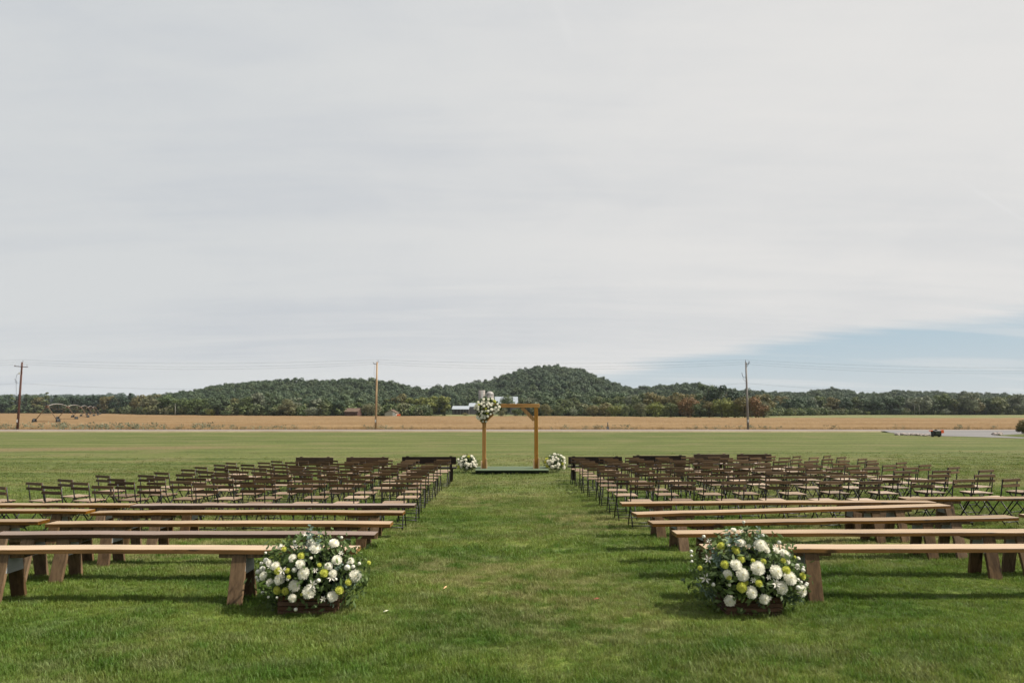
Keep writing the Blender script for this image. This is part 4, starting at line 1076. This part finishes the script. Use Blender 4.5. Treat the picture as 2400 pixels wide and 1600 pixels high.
def random_blooms(n, rx, rz, zc, rs, dia=(.09, .15), types='WWWWYWS'):
    out = []
    for i in range(n):
        for _ in range(30):
            x, z = rs.uniform(-rx, rx), rs.uniform(zc-rz*.6, zc+rz)
            if (x/rx)**2+((z-zc)/rz)**2 < .9 and all(math.hypot(x-a, z-b2) > .075 for a, b2, *_ in out): break
        out.append((x, z, rs.uniform(*dia), types[rs.randrange(len(types))]))
    return out
rr_ = random.Random(4)
xa_, ya_ = at(1095, 1107); bouquet('flower_arrangement', (xa_, ya_+.15, g(xa_, ya_)), 'white flower arrangement on the grass left of the green platform', 'flower arrangements by the platform', (.44, .30, .34, .32),
        random_blooms(26, .42, .30, .36, rr_), [(0, .7, 2, .8, 0), (.25, .6, 0, .8, 0), (-.3, .6, 1, .8, 0), (.15, .66, 0, .7, 0)], None, 1500, .06, seed=8)
xa_, ya_ = at(1302, 1107); bouquet('flower_arrangement', (xa_, ya_+.15, g(xa_, ya_)), 'white flower arrangement on the grass right of the green platform', 'flower arrangements by the platform', (.44, .30, .36, .34),
        random_blooms(28, .42, .32, .38, rr_), [(.05, .78, 2, 1.0, 0), (-.2, .66, 0, .8, 0), (.25, .6, 1, .8, 0)], None, 1500, .06, seed=9)
def arch_cluster():
    root = empty('flower_cluster', (AX-.985, AY-.02, zp+2.1)); rs = np.random.default_rng(12)
    s = 61*6.817
    # blobs (x, z, r) relative to the root along the beam and down the post
    blobs = [(-.12, .28, .22), (.12, .32, .24), (.36, .26, .21), (.0, .08, .25), (.22, .10, .22), (-.12, -.10, .18), (.04, -.12, .18), (.54, .20, .15), (-.02, -.30, .13), (-.22, .16, .15), (.02, .42, .14), (.3, .40, .12), (.42, .08, .13)]
    Cs = []; Ns = []
    for bx, bz, r in blobs:
        n = int(260*r/.2); d = rs.normal(size=(n, 3)); d /= np.linalg.norm(d, axis=1)[:, None]
        Cs.append(np.array([bx, 0, bz])+d*r*rs.uniform(.6, 1.1, n)[:, None]*np.array([1, .8, 1])); Ns.append(d+rs.normal(size=(n, 3))*.6)
    C = np.concatenate(Cs); n = np.concatenate(Ns); n /= np.linalg.norm(n, axis=1)[:, None]
    V, F = leaf_quads(C, n, rs.uniform(.025, .05, len(C)), .5, rs); o = link('foliage', np_mesh('foliage', V, F, m_fol), root); o['kind'] = 'stuff'
    pr = random.Random(3); done = []
    for k in range(200):
        bx, bz, r = blobs[pr.randrange(len(blobs))]; an = pr.uniform(0, 6.28); q = math.sqrt(pr.random())*.92
        x, z = bx+math.cos(an)*r*q, bz+math.sin(an)*r*q
        if any(math.hypot(x-a, z-b2) < .078 for a, b2 in done): continue
        y = -.8*r*math.sqrt(max(0, 1-q*q))-.06
        done.append((x, z)); dens = pr.random()
        if z < -.2 and pr.random() < .25: continue
        dia = pr.uniform(.075, .125)*(.75 if z < -.25 else 1); lime = pr.random() < .12
        e = Vector((x*.4, -1, .3)).to_track_quat('Z', 'Y').to_euler()
        me = me_l[0] if lime else me_d[k % 4]; sc_ = dia/(.078 if lime else .114)
        link('lime_dahlia' if lime else 'dahlia', me, root, (x, y, z), e, (sc_,)*3)
    tag(root, 'cascade of white blooms and greenery on the arch\'s left corner', 'flower cluster')
arch_cluster()

# ------------------------------------------------------------------ plank benches
def bench(xl, xr, yf, yaw, frames, label, mat=m_seat, hgt=.517, dy=0, flip=False):
    """plank from xl to xr (x along the row), front edge at yf, A frame trestles below"""
    xl *= 1.012; xr *= 1.012; frames = [f_*1.012 for f_ in frames]
    ln = xr-xl; dp = .235; th = .042; yf *= 1.014
    root_x = (xl+xr)/2
    piv = xl if xl > 0 else xr
    a = R(yaw); cx = piv+(root_x-piv)*math.cos(a); cy = yf+dp/2+(root_x-piv)*math.sin(a)
    gx = cx-.0144*cy
    root = empty('plank_bench', (gx, cy, g(gx, cy)), a)
    # the far end of a long bench rests on its own piece of ground
    m = MB(); n = 14; vs = []; fs = []
    bowp = rng.uniform(-.010, .012); lift = [rng.uniform(-.003, .003) for _ in range(n+1)]
    for i in range(n+1):
        x = -ln/2+ln*i/n; zb = hgt+bowp*math.sin(math.pi*i/n)+lift[i]
        xx = root_x+x
        for yy, zz in ((-dp/2, -th), (dp/2, -th), (dp/2, -.004), (dp/2-.004, 0), (-dp/2+.004, 0), (-dp/2, -.004)): vs.append((x, yy+lift[(i*3) % n], zb+zz))
    k = 6
    for i in range(n):
        for j in range(k):
            a0 = i*k+j; b0 = i*k+(j+1) % k; fs.append((a0, b0, b0+k, a0+k))
    fs += [tuple(range(k)), tuple(range(n*k+k-1, n*k-1, -1))]
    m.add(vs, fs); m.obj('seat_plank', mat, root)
    for fx in frames:
        x = fx-root_x; zt = hgt-th
        sp, tp = .19, .085; 
        wx, wy = gx+x*math.cos(a), cy+x*math.sin(a)
        dz0 = g(wx, wy)-g(gx, cy)
        for s in (-1, 1):
            jit = rng.uniform(-.012, .012)
            m = MB(); top = Vector((x+jit, s*tp, zt-.045)); bot = Vector((x-jit, s*sp, dz0-.03)); m.beam(bot, top+(top-bot)*.08, .145, .038, (0, 1, 0), bev=.003)
            m.obj('leg_plank', m_legw, root)
        hh = .19
        for s in (-1, 1):
            m = MB(); y0 = tp+(sp-tp)*(hh/zt); m.prism([(-tp-.0, zt-.002), (tp, zt-.002), (y0, zt-hh), (-y0, zt-hh)], .018, 'x'); m.obj('gusset', m_gus, root, (x+s*.062, 0, 0))
        MB().box((x, 0, zt-.022), (.42, dp-.06, .038)).obj('cleat', m_legw, root)
    tag(root, label, 'bench', 'plank benches on both sides of the aisle'); return root
LROWS = [('A', 6.83, -1.43, -2.57), ('B', 7.77, -1.42, -2.05), ('C', 8.65, -1.39, -2.0), ('D', 9.82, -1.40, -1.97), ('E', 10.8, -1.36, -1.98)]
NM = ['front', 'second', 'third', 'fourth', 'fifth']
mats_l = [m_seat, m_seatdark, m_seat, m_seat, m_seatdark]
for i, (k, y, xe, lg) in enumerate(LROWS):
    xl = (-5.72, -5.72, -5.68, -5.82, -5.79)[i]
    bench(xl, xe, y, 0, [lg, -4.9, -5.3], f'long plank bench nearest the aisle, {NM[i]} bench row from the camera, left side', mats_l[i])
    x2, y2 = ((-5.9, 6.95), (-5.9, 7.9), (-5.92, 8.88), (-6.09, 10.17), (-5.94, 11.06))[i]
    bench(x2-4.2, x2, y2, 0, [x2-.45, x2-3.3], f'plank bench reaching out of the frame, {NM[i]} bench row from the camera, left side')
RROWS = [('A', 6.93, 2.02, 3.08, .6), ('B', 7.86, 1.97, 2.7, 1.2), ('C', 8.70, 1.88, 2.6, 5.5), ('D', 9.58, 1.85, 2.5, 10.0), ('E', 10.75, 1.86, 2.44, 1.5)]
for i, (k, y, xs_, lg, yw) in enumerate(RROWS):
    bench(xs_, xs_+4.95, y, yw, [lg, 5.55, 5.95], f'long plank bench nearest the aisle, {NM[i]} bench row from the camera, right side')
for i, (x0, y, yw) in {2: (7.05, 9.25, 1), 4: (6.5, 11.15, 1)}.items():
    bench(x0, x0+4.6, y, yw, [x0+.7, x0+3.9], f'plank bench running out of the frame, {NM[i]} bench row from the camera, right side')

# ------------------------------------------------------------------ folding bistro chairs
def make_chair():
    root = empty('folding_chair', (0, 0, 0)); W_ = .40; H = .79
    m = MB()
    n = 6
    for i in range(n):
        y = -.155+i*.062; m.box((0, y, .448), (W_-.01, .050, .018), bev=.003)
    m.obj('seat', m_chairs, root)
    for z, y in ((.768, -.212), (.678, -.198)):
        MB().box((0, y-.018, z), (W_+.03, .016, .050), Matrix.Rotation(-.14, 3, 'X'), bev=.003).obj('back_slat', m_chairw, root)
    for s in (-1, 1):
        m = MB(); x = s*(W_/2-.012)
        m.tube([(x, -.208, H), (x, -.150, .46), (x, .02, .22), (x, .185, 0)], .0105, 6); m.obj('long_leg', m_iron, root)
        m = MB(); x = s*(W_/2-.036)
        m.tube([(x, .13, .43), (x, -.03, .22), (x, -.20, 0)], .0105, 6); m.obj('short_leg', m_iron, root)
        m = MB(); m.box((s*(W_/2-.024), 0, .430), (.014, .34, .02)); m.obj('seat_rail', m_iron, root)
    for y, z in ((.15, .06), (-.17, .06)):
        MB().tube([(-W_/2+.015, y, z), (W_/2-.015, y, z)], .008, 6).obj('crossbar', m_iron, root)
    MB().tube([(-W_/2+.015, .155, .43), (W_/2-.015, .155, .43)], .008, 6).obj('crossbar', m_iron, root)
    return root
chair0 = make_chair(); chair_map = tree_of(chair0); chair_used = False
CH = 'brown folding bistro chairs set in rows'
ci = random.Random(21)
def place_chair(xr, y, rz, label):
    global chair_used
    x = xr-.0144*y
    o = copy_tree(chair0, None, chair_map) if chair_used else chair0
    chair_used = True
    o.location = (x, y, g(x, y)); o.rotation_euler = (0, 0, rz); tag(o, label, 'chair', CH)
ROWW = ['first', 'second', 'third', 'fourth', 'fifth', 'sixth', 'seventh', 'eighth', 'ninth', 'tenth']
Lleft = [11.9, 12.95, 13.95, 14.95, 15.95, 16.95, 17.95, 18.95, 19.95, 20.8]
Lout = [-9.6, -9.3, -8.75, -8.4, -8.0, -7.8, -7.4, -7.55, -7.35, -6.4]
Rout = [10.3, 10.3, 10.0, 9.7, 10.0, 9.95, 9.7, 9.6, 9.5, 9.4]
for side in (-1, 1):
    for r_ in range(10):
        y0 = Lleft[r_]+(.05 if side > 0 else -.05); x = (-1.82+.017*(9-abs(r_-9))*0-.0) if side < 0 else 2.30; k = 0
        lim = Lout[r_] if side < 0 else Rout[r_]
        pitch = .80 if side < 0 else .79
        while (x > lim-.25 if side < 0 else x < lim+.25):
            ax = abs(x); f = max(0, min(1, (ax-3.5)/6.0))
            face = math.atan2(-x, 25.5-y0)
            a = -face*.80*f + R(ci.gauss(0, 3.0))
            if side > 0: a = -face*.60*f + R(ci.gauss(0, 3.2))
            yy = y0+ci.gauss(0, .055)-(.0 if side > 0 else .25*f*f*ss(0, 3, r_))
            word = ORD[k]
            place_chair(x+ci.gauss(0, .04), float(yy), a, f'folding chair {word} from the aisle, {ROWW[r_]} chair row beyond the benches, {"left" if side < 0 else "right"} side')
            x += side*pitch*ci.uniform(.96, 1.06)*(1+.05*f); k += 1

# ------------------------------------------------------------------ dark backed pews before the first row
def pew(pxl, pxr, Y, ytop, yaw, label):
    m_pew = m_seatdark if pxr < 950 or pxl > 1600 else m_pew0
    xl, xr = X_at(pxl, Y), X_at(pxr, Y); ln = (xr-xl); cx = (xl+xr)/2; z0 = g(cx, Y)
    H = Z_at(ytop+1.2, Y)-z0
    root = empty('backed_bench', (cx, Y, z0), R(yaw))
    MB().box((0, 0, H-.13), (ln, .03, .24), bev=.004).obj('back_panel', m_pew, root)
    MB().box((0, .24, .44), (ln, .36, .035), bev=.004).obj('seat', m_pew, root)
    for s in (-1, 1):
        MB().box((s*(ln/2-.17), .022, H*.52), (.085, .03, H*1.04-.04)).obj('back_post', m_pew, root)
        MB().box((s*(ln/2-.17), .40, .21), (.085, .03, .42)).obj('leg', m_pew, root)
    tag(root, label, 'bench', 'dark backed benches in front of the chairs')
for a in [(696, 785, 22.2, 1069.5, -4, 'dark backed bench farthest left in the front line'), (815, 912, 22.2, 1069.5, 2, 'middle dark backed bench of the three left of the aisle'),
          (944, 1070, 22.0, 1068, 0, 'dark backed bench beside the left platform flowers'), (1331, 1456, 22.0, 1068, 0, 'dark backed bench beside the right platform flowers'),
          (1481, 1605, 22.3, 1065.5, 1, 'second dark backed bench right of the aisle'), (1623, 1706, 22.8, 1062, 0, 'third dark backed bench right of the aisle'), (1724, 1804, 22.8, 1062, 0, 'dark backed bench farthest right in the front line')]:
    pew(*a)

# ------------------------------------------------------------------ grass
def tuft(seed, n, h, spread, w):
    rs = np.random.default_rng(seed)
    P = rs.normal(0, spread, (n, 2)); hh = h*rs.uniform(.55, 1.25, n); an = rs.uniform(0, 6.28, n); ln = rs.uniform(.1, .85, n)*hh; wd = w*rs.uniform(.7, 1.3, n)
    dx, dy = np.cos(an), np.sin(an); sx, sy = -dy*wd/2, dx*wd/2
    z0 = np.full(n, -.012)
    v0 = np.stack([P[:, 0]-sx, P[:, 1]-sy, z0], 1); v1 = np.stack([P[:, 0]+sx, P[:, 1]+sy, z0], 1)
    v2 = np.stack([P[:, 0]+dx*ln*.35+sx*.8, P[:, 1]+dy*ln*.35+sy*.8, hh*.6], 1); v3 = np.stack([P[:, 0]+dx*ln*.35-sx*.8, P[:, 1]+dy*ln*.35-sy*.8, hh*.6], 1)
    v4 = np.stack([P[:, 0]+dx*ln, P[:, 1]+dy*ln, hh], 1)
    V = np.stack([v0, v1, v2, v3, v4], 1).reshape(-1, 3); b0 = np.arange(n)[:, None]*5
    F = np.concatenate([b0+[0, 1, 2], b0+[0, 2, 3], b0+[3, 2, 4]], 0)
    return V, F
def grass(name, y0, y1, dens, h, spread, w, nb, label, seed, fade=False):
    rs = np.random.default_rng(seed); wmax = .80
    n = int(dens*(wmax*2)*(y1*y1-y0*y0)/2)
    y = np.sqrt(rs.uniform(y0*y0, y1*y1, n)); x = rs.uniform(-wmax, wmax, n)*y
    if fade: k_ = rs.uniform(0, 1, n) > ss(y0, y1, y)**.7; x = x[k_]; y = y[k_]; n = len(x)
    p = np.stack([x, y, gz(x, y)], 1)
    cl = np.array([mnoise.noise(Vector((a*1.6, b2*1.6, 0)))+.6*mnoise.noise(Vector((a*.5, b2*.5, 7))) for a, b2 in zip(x, y)])
    s = rs.uniform(.7, 1.15, n)*(1+.55*cl)
    o = scatter(name, [tuft(seed+i, nb, h, spread, w) for i in range(5)], p, s, rs.uniform(0, 6.28, n), m_blade, rs.normal(0, .12, (n, 2)))
    tag(o, label, 'grass')
grass('grass', 3.3, 9.0, 560, .036, .035, .0038, 22, 'mown green grass of the foreground lawn', 40)
grass('grass', 9.0, 17.0, 170, .038, .05, .006, 22, 'mown green grass between and around the benches and chairs', 50)
grass('grass', 17.0, 46.0, 34, .040, .10, .011, 20, 'mown green grass around the platform and front chairs', 60, True)

# small litter on the lawn
def bit(px, py, sx, sy, mat, label, rz, name, cat):
    x, y = at(px, py); m = MB(); m.add([(-sx, 0, 0), (0, -sy, .006), (sx, 0, .012), (0, sy, .004), (0, 0, .016)], [(0, 1, 4), (1, 2, 4), (2, 3, 4), (3, 0, 4), (0, 3, 2, 1)])
    o = m.obj(name, mat, None, (x, y, g(x, y)+.04), (0, 0, R(rz))); tag(o, label, cat)
bit(1043, 1386, .045, .012, plain('dry_leaf', (.62, .38, .2), .8), 'small dry tan leaf on the grass in the middle of the aisle', 70, 'dry_leaf', 'leaf')
bit(904, 1443, .024, .010, m_petal, 'single fallen white petal on the foreground grass', 10, 'fallen_petal', 'petal')
bit(1398, 1413, .035, .018, plain('red_leaf', (.22, .07, .04), .8), 'small reddish fallen leaf on the grass right of centre', 0, 'dry_leaf', 'leaf')

# overall reflectance calibration of the materials
for m in bpy.data.materials:
    if m == mh: continue
    t = m.node_tree; k = .97 if 'petals' in m.name else (.9 if m == m_orange else .82 if 'leaf' in m.name or 'foliage' in m.name else .72)
    for n in list(t.nodes):
        ip = n.inputs.get('Base Color') if n.type == 'BSDF_PRINCIPLED' else (n.inputs.get('Color') if n.type == 'BSDF_TRANSLUCENT' else None)
        if ip is None or not ip.is_linked: continue
        src = ip.links[0].from_socket
        mx = N(t, 'ShaderNodeVectorMath', operation='SCALE'); mx.inputs['Scale'].default_value = k
        L(t, src, mx.inputs[0]); L(t, mx.outputs[0], ip)
